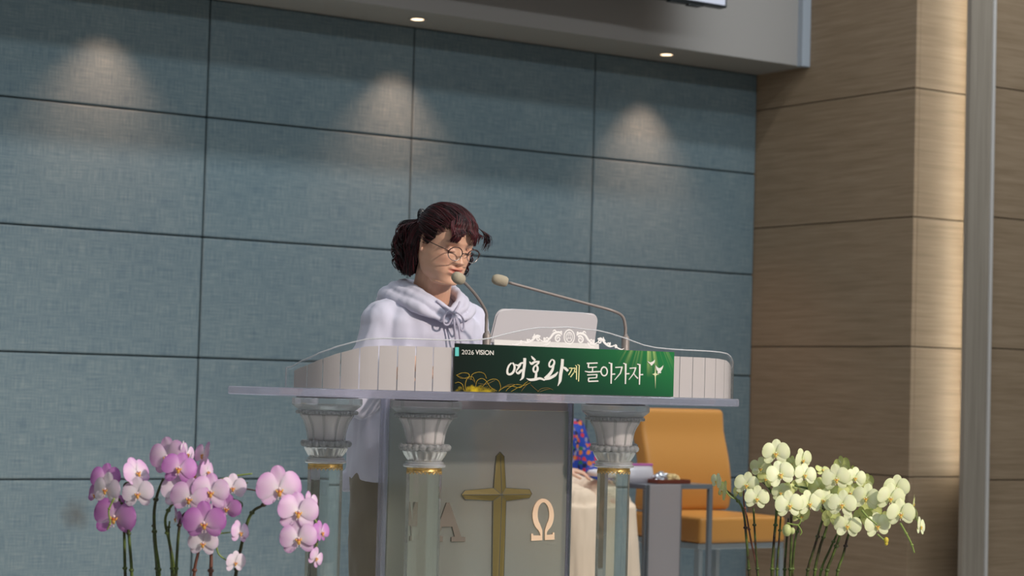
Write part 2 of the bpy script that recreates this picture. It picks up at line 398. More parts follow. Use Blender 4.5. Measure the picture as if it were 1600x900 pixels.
# ------------------------------------------------------------------ pulpit
OX, OY = 3.134, -4.965
ZT = 1.093          # top of the slab
pul = empty('pulpit', (OX, OY, 0), 'clear acrylic and cut crystal pulpit with frosted skirt and gold cross', 'pulpit')
sk = [(0, 0), (.05, 0), (.1, 0), (.15, 0), (.2, 0), (.25, .001), (.299, .002), (.349, .003), (.399, .006), (.449, .011), (.498, .019), (.546, .033), (.592, .054), (.631, .085), (.663, .123), (.685, .168), (.698, .216), (.70, .25)]
hx = [0, .019, .057, .094, .135, .188, .22, .25, .29, .34, .39, .44, .49, .54, .58, .607, .639, .666, .688, .698, .702]
hz = [1.2702, 1.2693, 1.2664, 1.2654, 1.2590, 1.2475, 1.239, 1.2315, 1.2262, 1.2240, 1.2232, 1.2232, 1.2230, 1.2218, 1.2187, 1.2104, 1.1979, 1.1818, 1.161, 1.142, 1.135]
def topz(x): return float(np.interp(abs(x), hx, hz))
arc = []     # dense plan line (x, y, s)
full = [(-x, y) for x, y in sk[::-1]]+sk[1:]
dense = smooth_path([(x, y, 0) for x, y in full], 5)
s_acc = 0; arc = [(dense[0].x, dense[0].y, 0.)]
for a_, b_ in zip(dense, dense[1:]):
    s_acc += (b_-a_).length; arc.append((b_.x, b_.y, s_acc))
ARC = np.array(arc)
def arc_at(s): return Vector((np.interp(s, ARC[:, 2], ARC[:, 0]), np.interp(s, ARC[:, 2], ARC[:, 1]), 0))
SM = s_acc/2
def arc_nrm(s):
    t = arc_at(min(s+.004, s_acc))-arc_at(max(s-.004, 0)); t.normalize(); return Vector((t.y, -t.x, 0))   # outwards (-Y in front)
def sheet(s0, s1, zlo, zhi, off, th, n):
    """thin curved solid following the skirt's plan"""
    V = []; Fc = []
    for i in range(n+1):
        s = s0+(s1-s0)*i/n; p = arc_at(s); nn = arc_nrm(s)
        a_ = p+nn*off; b_ = p+nn*(off-th); z1 = zhi(a_.x) if callable(zhi) else zhi
        V += [(a_.x, a_.y, zlo), (a_.x, a_.y, z1), (b_.x, b_.y, z1), (b_.x, b_.y, zlo)]
    for i in range(n):
        k = 4*i
        for j in range(4): Fc.append((k+j, k+4+j, k+4+(j+1) % 4, k+(j+1) % 4))
    Fc += [(0, 1, 2, 3), (4*n+3, 4*n+2, 4*n+1, 4*n)]
    return MB().add(V, Fc)
skirt = sheet(0, s_acc, ZT+.0005, topz, 0, .006, 110).build('front_screen', M['clear'], pul, False)
# bright polished top edge
ep = []
for i in range(221):
    s = s_acc*i/220; p = arc_at(s)-arc_nrm(s)*.003; ep.append((p.x, p.y, topz(p.x)+.0005))
ep = [(ep[0][0], ep[0][1], ZT+.001)]+ep+[(ep[-1][0], ep[-1][1], ZT+.001)]
eb = MB().tube(ep, .0019, 6).build('polished_edge', M['edge'], skirt, True)
def frz(x): return min(topz(x)-.018, 1.207)
W_ = .049
divs = [SM-.408-W_*k for k in range(9)][::-1]; divs2 = [SM+.381+W_*k for k in range(9)]
edges = [divs[0]-.001]+divs[1:]+[SM-.353]
for k in range(len(edges)-1):
    sheet(edges[k]+.0014, edges[k+1]-.0014, ZT+.001, frz, -.0065, .0015, 6).build('frosted_strip', M['frost_strip'], skirt)
edges = [SM+.353]+divs2
for k in range(len(edges)-1):
    sheet(edges[k]+.0012, edges[k+1]-.0012, ZT+.001, frz, -.0065, .0015, 6).build('frosted_strip', M['frost_strip'], skirt)
# middle frosted field behind the banner
sheet(SM-.352, SM+.352, ZT+.001, 1.205, -.0065, .0015, 10).build('frosted_strip', M['frost_strip'], skirt)

# etched crest: medallion and scrolls, flat on the sheet just over the banner
def etch_tube(pts, r, n=5): return MB().tube(pts, r, n, flat=.35)
et = MB()
def E3(x, z): return Vector((x, -.0012, z))
CZ = 1.2450
def ring(mb_, cx, cz, rx, rz, r, n=26):
    mb_.tube([E3(cx+rx*math.cos(2*PI*k/n), cz+rz*math.sin(2*PI*k/n)) for k in range(n+1)], r, 5, caps=False)
ring(et, 0.0, CZ, .0165, .0185, .0017); ring(et, 0.0, CZ, .0105, .0125, .0012)
et.tube([E3(-.007, CZ-.009), E3(0, CZ+.010), E3(.007, CZ-.009)], .0010, 5); et.tube([E3(-.005, CZ-.003), E3(.005, CZ-.003)], .0008, 5)
et.tube([E3(-.006, CZ+.004), E3(0, CZ+.012), E3(.006, CZ+.004)], .0008, 5)
def spiral(cx, cz, r0, a0, turns, sgn, w=.0027):
    n = 22; pts = []; rs = []
    for k in range(n+1):
        t = k/n; a = a0+sgn*turns*2*PI*t; r = r0*(1-t*.82); pts.append(E3(cx+r*math.cos(a), cz+r*math.sin(a))); rs.append(w*(1-.5*t))
    et.tube(pts, rs, 5)
for sg in (-1, 1):
    X = lambda v: sg*v
    def path(pp, w=.0033):
        P_ = smooth_path([E3(X(a), b_) for a, b_ in pp], 5); n = len(P_)
        et.tube(P_, [w*(.35+.65*math.sin(PI*min(1, .12+.88*i/(n-1)))) for i in range(n)], 5)
    for (cx, cz, r0, a0, tn) in [(.036, CZ-.006, .0105, 2.4, 1.5), (.072, CZ-.009, .0085, .6, 1.4), (.098, CZ-.008, .0068, 2.2, 1.3), (.128, CZ-.014, .0055, .8, 1.3), (.152, CZ-.020, .004, 2.2, 1.2)]:
        spiral(X(cx), cz, r0, a0 if sg > 0 else PI-a0, tn, -sg)
    path([(.024, CZ+.006), (.034, CZ+.011), (.050, CZ+.007), (.062, CZ-.006), (.078, CZ-.016), (.094, CZ-.010)])
    path([(.092, CZ-.002), (.104, CZ-.001), (.116, CZ-.012), (.132, CZ-.020), (.148, CZ-.018)])
    path([(.145, CZ-.016), (.160, CZ-.024), (.172, CZ-.027), (.180, CZ-.024)], .0018)
    path([(.040, CZ+.009), (.047, CZ+.016), (.054, CZ+.012)], .0020); path([(.024, CZ+.004), (.026, CZ+.014), (.031, CZ+.010)], .0018)
    path([(.110, CZ+.004), (.113, CZ-.003), (.118, CZ-.006)], .0020); path([(.060, CZ-.012), (.068, CZ-.022), (.082, CZ-.024)], .0022)
et.v = [(x, -.0012+(y+.0012)*.16, z) for x, y, z in et.v]
et.build('etched_crest', M['etch'], skirt)

# slab
def outline(off=0.):
    pts = [(0, -.022), (.30, -.020), (.45, -.010), (.55, .014), (.62, .052), (.675, .110), (.712, .180), (.730, .26), (.735, .36), (.735, .50)]
    P_ = smooth_path([(x, y, 0) for x, y in pts], 5)
    r_ = [(p.x, p.y) for p in P_]
    return [(-x, y) for x, y in r_[::-1]]+r_[1:]
bm = bmesh.new(); ol = outline()
vsb = [bm.verts.new((x, y, ZT-.021)) for x, y in ol]; fb = bm.faces.new(vsb)
ex = bmesh.ops.extrude_face_region(bm, geom=[fb]); bmesh.ops.translate(bm, verts=[e for e in ex['geom'] if isinstance(e, bmesh.types.BMVert)], vec=(0, 0, .021))
bmesh.ops.recalc_face_normals(bm, faces=bm.faces)
bmesh.ops.bevel(bm, geom=[e for e in bm.edges if len(e.link_faces) == 2 and abs(e.verts[0].co.z-e.verts[1].co.z) < 1e-6], offset=.002, segments=1, affect='EDGES')
slab = from_bm('tabletop', bm, M['slab'], pul)

# crystal columns
def capital_and_post(cx, cy):
    c0 = empty('crystal_support', (0, 0, 0), '', ''); del c0['label']; del c0['category']
    c0.parent = pul; c0.location = (cx, cy, 0)
    z = ZT-.0215
    oct_ = lambda r: [(r*math.cos(PI/8+k*PI/4), r*math.sin(PI/8+k*PI/4)) for k in range(8)]
    MB().lathe([(.083, z-.0035), (.083, z)], 32).build('pad', M['rubber'], c0)
    zp = z-.004
    MB().lathe([(.078, zp-.032), (.0945, zp-.019), (.0965, zp-.016), (.0965, zp-.002), (.0945, zp)], 12, ph=PI/12).build('faceted_plate', M['crystal'], c0)
    zb = zp-.0325
    bd = MB(); bd.lathe([(.070, zb-.0105), (.078, zb-.006), (.078, zb-.003), (.074, zb)], 40)
    for k in range(44): a = 2*PI*k/44; bd.ball((.079*math.cos(a), .079*math.sin(a), zb-.0055), .0052, 6)
    bd.build('bead_ring', M['crystal_bead'], c0, True)
    zc_ = zb-.011
    prof = [(.069, 0), (.066, -.006), (.0600, -.016), (.0555, -.027), (.0520, -.040), (.0500, -.052), (.0485, -.062), (.0480, -.069)]
    MB().lathe([(r, zc_+dz) for r, dz in prof], 80, scal=lambda a, i: 1+.045*(abs(math.cos(a*5))**.6-.5)).build('frosted_cup', M['frost_cup'], c0, True)
    ribs = MB()
    for k in range(10):
        a = PI/10+2*PI*k/10
        ribs.tube([((r+.001)*math.cos(a), (r+.001)*math.sin(a), zc_+dz) for r, dz in prof], [.0042-.00035*i for i in range(8)], 6)
    ribs.build('clear_rib', M['crystal'], c0, True)
    zd = zc_-.0695
    b2 = MB(); b2.lathe([(.050, zd-.015), (.061, zd-.010), (.061, zd-.004), (.052, zd)], 40)
    for k in range(20): a = 2*PI*k/20; b2.ball((.0605*math.cos(a), .0605*math.sin(a), zd-.0075), .0088, 8)
    b2.build('bead_ring', M['crystal_bead'], c0, True)
    ze = zd-.0155
    MB().lathe([(.0575, ze), (.0560, ze-.004), (.0525, ze-.012), (.0470, ze-.021), (.0440, ze-.028)], 72, scal=lambda a, i: 1+.05*math.cos(a*18)*(1 if 0 < i < 4 else .2)).build('carved_bowl', M['crystal_bead'], c0, True)
    zf = ze-.0285
    MB().lathe([(.044, zf), (.049, zf-.001), (.0505, zf-.0035), (.049, zf-.006), (.050, zf-.0065), (.0545, zf-.008), (.0555, zf-.012), (.0545, zf-.015), (.048, zf-.0165)], 48).build('collar', M['crystal_bead'], c0, True)
    zg = zf-.017
    gb = MB(); gb.lathe([(.0440, zg), (.0456, zg-.0004), (.0456, zg-.002), (.0447, zg-.0024), (.0447, zg-.0060), (.0458, zg-.0064), (.0458, zg-.009), (.0440, zg-.0094)], 48)
    for k in range(26):
        a0 = 2*PI*k/26; a1 = a0+2*PI/26
        gb.tube([(.0452*math.cos(a0+(a1-a0)*t), .0452*math.sin(a0+(a1-a0)*t), zg-.008-.0058*math.sin(PI*t)) for t in (0, .2, .4, .5, .6, .8, 1)], .0009, 4)
        gb.ball((.0456*math.cos(a0), .0456*math.sin(a0), zg-.0105), .0014, 6)
        gb.ball((.0456*math.cos((a0+a1)/2), .0456*math.sin((a0+a1)/2), zg-.0152), .0013, 6)
    gb.build('gold_band', M['gold'], c0, True)
    MB().prism([(.0465*math.cos(PI/8+k*PI/4), .0465*math.sin(PI/8+k*PI/4)) for k in range(8)], .05, zg-.0002).build('octagonal_post', M['crystal_post'], c0)
    MB().lathe([(.085, .031), (.085, .045), (.06, .0495)], 8, ph=PI/8).build('foot', M['crystal'], c0)
    return c0
def dup(root):
    r = root.copy(); COL.objects.link(r)
    for ch in root.children: d = ch.copy(); COL.objects.link(d); d.parent = r
    return r
k0 = capital_and_post(-.308, .203)
for x, y in ((.308, .203), (-.477, .430), (.477, .430)):
    c1 = dup(k0); c1.location = (x, y, 0)
MB().prism([(x*1.0, y*1.0) for x, y in ol], 0, .030).build('base_plate', M['slab'], pul)
# front panel
PY = .335
pan = MB().box((-.345, PY-.012, .032), (.236, PY+.012, 1.046), .002).build('front_panel', M['frost_panel'], pul)
MB().box((-.338, PY-.010, 1.0465), (.232, PY+.012, ZT-.0225), .001).build('panel_top_rail', M['frost_table'], pan)
MB().box((-.363, PY-.012, .032), (-.3465, PY+.012, ZT-.0225), .002).build('clear_edge_bar', M['slab'], pan)
MB().box((.2375, PY-.012, .032), (.2475, PY+.012, ZT-.0225), .002).build('clear_edge_bar', M['slab'], pan)
MB().box((.2490, PY-.012, .032), (.2530, PY+.012, ZT-.0225), .001).build('seam_line', M['chrome'], pan)
Yc = OY+PY-.0125
def P7(x, y):   # a point of the panel face from the closer view of the cross
    p = aty(x/5.625+700, y/5.625+700, Yc); return Vector((p.x-OX, p.y-OY, p.z))
# gold cross with raised centre ridges
ctr = P7(450, 408)
r_ = [(452, 33), (488, 72), (503, 350), (710, 362), (732, 402), (710, 440), (505, 465), (497, 900)]
l_ = [(417, 72), (395, 350), (145, 370), (112, 410), (145, 452), (390, 463), (396, 900)]
half = lambda a_, b_: (a_-b_)/2
dx_r = (P7(505, 408)-ctr).x
pts2 = [P7(*p) for p in r_]+[P7(*p) for p in l_]
top = pts2[0]; rgt = pts2[1:8]; lft = pts2[8:15]
rb = Vector((rgt[6].x*.9+ctr.x*.1, ctr.y, .36)); lb = Vector((lft[6].x*.9+ctr.x*.1, ctr.y, .36)); bt = Vector((ctr.x, ctr.y, .325))
loop = [top]+rgt[:6]+[rb, bt, lb]+lft[5::-1]
V = [tuple((p.x, PY-.013, p.z)) for p in loop]; n = len(V)
fr = [(x, y-.0030, z) for x, y, z in V]
Vr = V+fr+[(ctr.x, PY-.026, ctr.z)]+[(top.x, PY-.018, top.z-.008), (rgt[3].x-.006, PY-.018, ctr.z), (bt.x, PY-.018, bt.z+.01), (lft[3].x+.006, PY-.018, ctr.z)]
Fc = [(i, (i+1) % n, n+(i+1) % n, n+i) for i in range(n)]
C_ = 2*n; T_, R_, B_, L_ = C_+1, C_+2, C_+3, C_+4
ids = {k: n+k for k in range(n)}
# loop order: 0 top,1..6 right pts,7 rb,8 bt,9 lb,10..15 left (bottom to top)
def tri(*a): Fc.append(a)
f_ = [n+i for i in range(n)]
tri(f_[0], f_[1], T_); tri(f_[1], f_[2], C_, T_); tri(f_[2], f_[3], R_, C_); tri(f_[3], f_[4], R_); tri(f_[4], f_[5], R_)
tri(f_[5], f_[6], C_, R_); tri(f_[6], f_[7], B_, C_); tri(f_[7], f_[8], B_); tri(f_[8], f_[9], B_); tri(f_[9], f_[10], C_, B_)
tri(f_[10], f_[11], L_, C_); tri(f_[11], f_[12], L_); tri(f_[12], f_[13], L_); tri(f_[13], f_[14], C_, L_); tri(f_[14], f_[15], T_, C_); tri(f_[15], f_[0], T_)
cr = obj('cross', Vr, Fc, M['cross'], pul)
gr = MB()
for a_, b_ in ((T_, C_), (R_, C_), (B_, C_), (L_, C_), (f_[2], C_), (f_[6], C_), (f_[10], C_), (f_[14], C_)):
    gr.tube([Vector(Vr[a_])+Vector((0, -.0004, 0)), Vector(Vr[b_])+Vector((0, -.0004, 0))], .0007, 4)
gr.tube([Vector(Vr[i])+Vector((0, -.0004, 0)) for i in f_+[f_[0]]], .0008, 4, caps=False)
gr.build('engraved_line', M['line'], cr)
# omega and alpha
def flat_poly(name, pts, y0, th, mt, parent):
    n_ = len(pts); V = [(p.x, y0, p.z) for p in pts]+[(p.x, y0-th, p.z) for p in pts]
    return obj(name, V, [tuple(range(n_))[::-1], tuple(range(n_, 2*n_))]+[(i, (i+1) % n_, n_+(i+1) % n_, n_+i) for i in range(n_)], mt, parent)
om = []
cx, cy = 830, 590
for k in range(33):     # outer, from lower left clockwise over the top to lower right
    a = math.radians(242-304*k/32); om.append(P7(cx+94*math.cos(a)*(1 if math.sin(a) > -.5 else 1.0), cy-146*math.sin(a)))
out_r = [(862, 742), (862, 765), (912, 758), (915, 742), (929, 742), (929, 805), (845, 808), (845, 722)]
inn = []
for k in range(33):
    a = math.radians(-52+284*k/32); inn.append(P7(cx+2+51*math.cos(a), cy-8-104*math.sin(a)))
out_l = [(822, 722), (822, 810), (725, 815), (725, 752), (741, 752), (743, 768), (806, 768), (803, 748)]
om = om+[P7(*p) for p in out_r]+inn+[P7(*p) for p in out_l]
flat_poly('omega_letter', om, PY-.0125, .004, M['bronze_mirror'], pan)
def P5(x, y):
    p = aty(x/3.75+560, y/3.75+660, Yc); return Vector((p.x-OX, p.y-OY, p.z))
al = [(512, 470), (530, 470), (598, 668), (622, 672), (622, 698), (540, 698), (540, 672), (560, 668), (545, 610), (485, 612), (470, 660), (490, 668), (490, 698), (418, 700), (418, 676), (440, 670)]
flat_poly('alpha_letter', [P5(*p) for p in al], PY-.0125, .004, M['bronze_shaded'], pan)

# ------------------------------------------------------------------ banner
bw = mat('printed_banner', rough=.75, Specular_IOR_Level=.12); q = NB(bw)
BX0, BX1, BZ0, BZ1 = -.353, .3515, 1.0955, 1.2165
tc = q.n('ShaderNodeTexCoord'); sx = q.n('ShaderNodeSeparateXYZ'); q.l(tc.outputs['Object'], sx.inputs[0])
U = q.math('DIVIDE', q.math('SUBTRACT', sx.outputs[0], BX0), BX1-BX0); V_ = q.math('DIVIDE', q.math('SUBTRACT', sx.outputs[2], BZ0), BZ1-BZ0)
gfac = q.math('ADD', q.math('MULTIPLY', U, .62), q.math('MULTIPLY', q.math('MULTIPLY', U, V_), .34))
base = q.ramp(gfac, [(0, (.006, .012, .010)), (.22, (.007, .024, .017)), (.45, (.010, .060, .030)), (.85, (.018, .17, .055))])
# flame glow at the lower left corner
du = q.math('DIVIDE', q.math('SUBTRACT', U, .10), .10); dv = q.math('DIVIDE', V_, .17)
d2 = q.math('ADD', q.math('POWER', q.math('ABSOLUTE', du), 2), q.math('POWER', dv, 2))
nz = q.noise(q.coords((1, 1, 1)), 55, 3)
glow = q.math('SUBTRACT', q.math('MULTIPLY_ADD', nz, 2.0, -.35), d2, clamp=True)
c1_ = q.mix(q.math('MULTIPLY', glow, .95, clamp=True), base, (.72, .52, .02))
# rays fanning down from the upper right
ang = q.math('DIVIDE', q.math('SUBTRACT', U, .865), q.math('SUBTRACT', 1.9, V_))
rn = q.n('ShaderNodeTexNoise'); rn.noise_dimensions = '1D'; rn.inputs['Scale'].default_value = 42; rn.inputs['Detail'].default_value = 2; q.l(ang, rn.inputs['W'])
ray = q.math('MULTIPLY', q.math('SUBTRACT', rn.outputs['Fac'], .47, clamp=True), 4.2)
fall = q.math('MULTIPLY', q.math('SUBTRACT', q.math('MULTIPLY', V_, 1.5), .62, clamp=True), q.math('SUBTRACT', 1, q.math('MULTIPLY', q.math('ABSOLUTE', q.math('SUBTRACT', U, .87)), 6.5), clamp=True))
c2_ = q.mix(q.math('MULTIPLY', ray, fall, clamp=True), c1_, (.50, .62, .22))
q.l(c2_, q.b.inputs['Base Color'])
ban = empty('banner', (OX, OY-.0022, 0), 'green banner with white Korean lettering and two doves on the pulpit front', 'banner')
nb = 24; V = []; Fc = []
for i in range(nb+1):
    x = BX0+(BX1-BX0)*i/nb; y = float(np.interp(abs(x), [p[0] for p in sk], [p[1] for p in sk]))
    V += [(x, y-.0012, BZ0), (x, y-.0012, BZ1), (x, y, BZ1), (x, y, BZ0)]
for i in range(nb):
    for j in range(4): Fc.append((4*i+j, 4*i+4+j, 4*i+4+(j+1) % 4, 4*i+(j+1) % 4))
Fc += [(0, 1, 2, 3), (4*nb+3, 4*nb+2, 4*nb+1, 4*nb)]
obj('printed_sheet', V, Fc, bw, ban)
ink = lambda n_, c: mat(n_, c, .5)
I_w, I_y, I_t, I_f = ink('white_ink', (.74, .73, .69)), ink('pale_yellow_ink', (.84, .80, .40)), ink('teal_ink', (.10, .52, .50)), ink('gold_ribbon_ink', (.55, .36, .03))
I_f2 = ink('dim_ribbon_ink', (.20, .13, .03))
def BP(px, py, lift=.0016):
    """point of the banner from its pixel: removes the tilt of the printed corners"""
    u = .5
    for _ in range(3):
        yt = 537.8+10.9*u; yb = 612.8+5.9*u; t = (py-yt)/(yb-yt); xl = 711.2-3.1*t; xr = 1053.5-2.8*t; u = (px-xl)/(xr-xl)
    # undo perspective along the width (the left end is nearer)
    w0, w1 = 1/5.22, 1/5.59
    uu = (u/w1)/((1-u)/w0+u/w1)
    x = BX0+(BX1-BX0)*uu
    y = float(np.interp(abs(x), [p[0] for p in sk], [p[1] for p in sk]))
    return Vector((x, y-.0012-lift, BZ1+(BZ0-BZ1)*t))
Z1 = lambda x, y: BP(700+x/8, 520+y/8)
Z2 = lambda x, y: BP(880+x/8.183, 520+y/8.183)
def stroke(mb_, pts, w, fn, zoom, lift=0.):
    """brush stroke of varying width as a flat ribbon with a little thickness"""
    P_ = [Vector((a, b_, 0)) for a, b_ in pts]; ws = w if isinstance(w, list) else [w]*len(P_)
    n_ = len(P_); L1 = []; L2 = []
    for i, p in enumerate(P_):
        t = P_[min(i+1, n_-1)]-P_[max(i-1, 0)]
        if i == 0 and (P_[0]-P_[-1]).length < 1: t = P_[1]-P_[-2]
        if i == n_-1 and (P_[0]-P_[-1]).length < 1: t = P_[1]-P_[-2]
        t.normalize(); nn = Vector((-t.y, t.x, 0))*ws[i]/2
        L1.append(fn(p.x+nn.x, p.y+nn.y)); L2.append(fn(p.x-nn.x, p.y-nn.y))
    d = Vector((0, .0009, 0)); lf = Vector((0, -lift, 0))
    V = [v+lf for v in L1]+[v+lf for v in L2]+[v+d for v in L1]+[v+d for v in L2]; m_ = n_
    Fc = []
    for i in range(m_-1):
        Fc += [(i, i+1, m_+i+1, m_+i), (2*m_+i, 3*m_+i, 3*m_+i+1, 2*m_+i+1), (i, 2*m_+i, 2*m_+i+1, i+1), (m_+i, m_+i+1, 3*m_+i+1, 3*m_+i)]
    Fc += [(0, m_, 3*m_, 2*m_), (m_-1, 3*m_-1, 4*m_-1, 2*m_-1)]
    mb_.add(V, Fc)
def sm(pts, n=5): return [(p.x, p.y) for p in smooth_path([(a, b_, 0) for a, b_ in pts], n)]
def wint(ws, n): return [float(np.interp(i/(n-1), np.linspace(0, 1, len(ws)), ws)) for i in range(n)]
def brush(mb_, pts, ws, fn, n=5, lift=0.):
    s = sm(pts, n); stroke(mb_, s, wint(ws, len(s)), fn, 1, lift)
g1 = MB()   # yeo
brush(g1, [(722, 378), (742, 410), (744, 455), (725, 500), (692, 524), (664, 515), (661, 470), (680, 415), (712, 380)], [16, 24, 26, 26, 26, 26, 22, 20, 14], Z1)
brush(g1, [(866, 318), (862, 400), (848, 490), (838, 560), (806, 600)], [34, 34, 32, 30, 6], Z1)
brush(g1, [(752, 400), (790, 412), (822, 384), (852, 378)], [12, 26, 22, 20], Z1, lift=.0002)
brush(g1, [(815, 400), (790, 440), (762, 482)], [20, 22, 12], Z1, lift=.0003)
brush(g1, [(756, 486), (785, 510), (818, 478), (846, 462)], [10, 30, 26, 22], Z1, lift=.0004)
g1.build('korean_letter_yeo', I_w, ban)
g2 = MB()
brush(g2, [(944, 292), (962, 318), (990, 346)], [8, 26, 26], Z1)
brush(g2, [(920, 362), (945, 388), (985, 366), (1042, 362)], [6, 32, 26, 20], Z1, lift=.0002)
brush(g2, [(1034, 372), (1008, 398), (985, 412)], [20, 22, 14], Z1, lift=.0003)
brush(g2, [(990, 405), (1014, 425), (1016, 465), (998, 492), (972, 484), (966, 450), (984, 412)], [18, 24, 26, 26, 24, 22, 18], Z1)
brush(g2, [(998, 490), (996, 530), (990, 575)], [24, 28, 30], Z1, lift=.0003)
brush(g2, [(882, 572), (925, 590), (985, 584), (1045, 572), (1100, 592)], [6, 30, 34, 28, 22], Z1, lift=.0002)
g2.build('korean_letter_ho', I_w, ban)
g3 = MB()
brush(g3, [(1192, 330), (1218, 352), (1215, 392), (1188, 422), (1160, 418), (1160, 378), (1190, 332)], [14, 22, 26, 26, 22, 20, 14], Z1)
brush(g3, [(1210, 400), (1196, 460), (1158, 520), (1100, 572)], [22, 30, 36, 30], Z1, lift=.0002)
brush(g3, [(1096, 588), (1160, 566), (1225, 530), (1262, 488)], [14, 36, 32, 10], Z1, lift=.0003)
brush(g3, [(1322, 326), (1314, 420), (1296, 520), (1286, 600), (1258, 664)], [34, 38, 40, 34, 6], Z1)
brush(g3, [(1322, 425), (1352, 442), (1388, 476)], [12, 34, 30], Z1, lift=.0002)
g3.build('korean_letter_wa', I_w, ban)
g4 = MB()
for pp in ([(1400, 441), (1441, 437)], [(1438, 440), (1424, 480), (1394, 526)], [(1444, 443), (1483, 437)], [(1480, 440), (1464, 490), (1418, 552)], [(1458, 492), (1490, 485)], [(1480, 405), (1496, 412), (1492, 583)], [(1508, 396), (1530, 402), (1518, 606)]):
    stroke(g4, pp, [11]*len(pp), Z1, 1)
g4.build('korean_letter_kke', I_y, ban)
def thin(name, strokes, mt=I_w):
    g_ = MB()
    for i, (pp, w) in enumerate(strokes): stroke(g_, pp, w if isinstance(w, list) else [w]*len(pp), Z2, 1, .00005*i)
    return g_.build(name, mt, ban)
thin('korean_letter_dol', [([(190, 386), (333, 380)], 16), ([(214, 388), (208, 438)], 18), ([(206, 440), (322, 432)], 14), ([(266, 436), (262, 494)], 15), ([(163, 488), (215, 498), (368, 490)], [10, 18, 16]),
     ([(192, 536), (326, 528)], 14), ([(320, 530), (314, 570)], 17), ([(316, 570), (206, 576)], 13), ([(212, 576), (206, 612)], 17), ([(204, 618), (338, 612)], 17)])
ringp = [(418+42*math.cos(2*PI*k/20), 488+56*math.sin(2*PI*k/20)) for k in range(21)]
thin('korean_letter_a', [(ringp, 17), ([(406, 424), (424, 438)], 12), ([(480, 376), (518, 388)], 14), ([(517, 380), (514, 500), (508, 645)], [24, 22, 16]), ([(514, 524), (565, 520)], 16)])
thin('korean_letter_ga', [([(568, 436), (668, 430)], 14), ([(660, 432), (636, 510), (556, 598)], [20, 16, 8]), ([(678, 382), (712, 392)], 14), ([(711, 385), (708, 500), (703, 648)], [24, 22, 16]), ([(708, 518), (760, 514)], 16)])
thin('korean_letter_ja', [([(764, 446), (858, 438)], 14), ([(850, 440), (822, 510), (752, 592)], [18, 16, 8]), ([(812, 500), (845, 545), (880, 576)], [8, 14, 18]), ([(872, 390), (908, 400)], 14), ([(908, 392), (905, 500), (899, 655)], [24, 22, 16]), ([(904, 528), (954, 524)], 16)])
def poly_on(name, pts, fn, mt):
    P_ = [fn(*p) for p in pts]; n_ = len(P_); d = Vector((0, .0009, 0))
    return obj(name, P_+[p+d for p in P_], [tuple(range(n_)), tuple(range(n_, 2*n_))[::-1]]+[(i, n_+i, n_+(i+1) % n_, (i+1) % n_) for i in range(n_)], mt, ban)
poly_on('dove', [(1017, 351), (1038, 360), (1058, 368), (1072, 366), (1088, 360), (1106, 350), (1124, 331), (1126, 352), (1114, 378), (1095, 392), (1086, 407), (1064, 408), (1062, 394), (1050, 384), (1036, 374)], Z2, I_w)
poly_on('dove', [(1134, 399), (1150, 420), (1172, 437), (1190, 442), (1212, 434), (1234, 418), (1249, 404), (1240, 440), (1222, 468), (1206, 486), (1218, 494), (1204, 508), (1188, 504), (1172, 514), (1160, 500), (1168, 486), (1150, 466), (1140, 436)], Z2, I_w)
poly_on('star', [(1131, 400), (1137, 500), (1146, 512), (1188, 520), (1146, 530), (1137, 545), (1129, 705), (1122, 545), (1112, 530), (1084, 520), (1112, 512), (1123, 500)], Z2, ink('cream_ink', (.66, .70, .42)))
poly_on('teal_tab', [(90, 192), (128, 192), (127, 303), (86, 303)], Z1, I_t)
rb_ = MB(); rb2 = MB()
for pp in ([(95, 540), (150, 580), (230, 560), (225, 520), (160, 512), (95, 545)], [(250, 600), (270, 530), (340, 500), (400, 520), (425, 580)], [(300, 690), (320, 610), (370, 580), (420, 610), (470, 690), (540, 735)],
           [(380, 680), (440, 610), (510, 585), (560, 610), (582, 690), (560, 740)], [(80, 640), (120, 630), (160, 660), (175, 735)], [(200, 735), (190, 660), (215, 580), (270, 560), (295, 620)],
           [(560, 735), (620, 690), (700, 670), (800, 690), (860, 640), (900, 610)], [(640, 735), (680, 690), (760, 650), (830, 660)], [(700, 740), (780, 690), (880, 650), (930, 625)]):
    brush(rb_, pp, [2.5, 4, 2.5], Z1, 8)
for pp in ([(820, 735), (850, 690), (900, 640)], [(930, 650), (980, 700), (1030, 740)], [(1010, 740), (1060, 700), (1140, 690), (1200, 715)], [(1040, 740), (1100, 715), (1170, 700)], [(110, 545), (180, 580), (260, 590), (300, 640)], [(330, 640), (420, 650), (520, 600)], [(600, 690), (690, 650), (780, 655)]):
    brush(rb2, pp, [3, 5, 3], Z1, 8)
rb_.build('gold_smoke_ribbon', I_f, ban); rb2.build('faint_smoke_ribbon', I_f2, ban)
def text_mesh(body, size, p0, p1, mt, name, bold=0.):
    """text laid on the banner between two points of its baseline"""
    cu = bpy.data.curves.new(name, 'FONT'); cu.body = body; cu.size = size; cu.extrude = .0003; cu.offset = bold
    t = bpy.data.objects.new(name, cu); COL.objects.link(t); dg = bpy.context.evaluated_depsgraph_get()
    me = bpy.data.meshes.new_from_object(t.evaluated_get(dg)); bpy.data.objects.remove(t)
    w = max(v.co.x for v in me.vertices); k = (p1.x-p0.x)/w
    for v in me.vertices: v.co = Vector((p0.x+v.co.x*k, p0.y-.0002-v.co.z, p0.z+v.co.y))
    me.materials.clear(); me.materials.append(mt); return link(bpy.data.objects.new(name, me), ban)
a_ = Z1(154, 279); text_mesh('2026', .0165, a_, Z1(290, 280), I_w, 'text_2026', -.0001)
a_ = Z1(306, 279); text_mesh('VISION', .0165, a_, Z1(510, 281), I_w, 'text_vision', .0002)

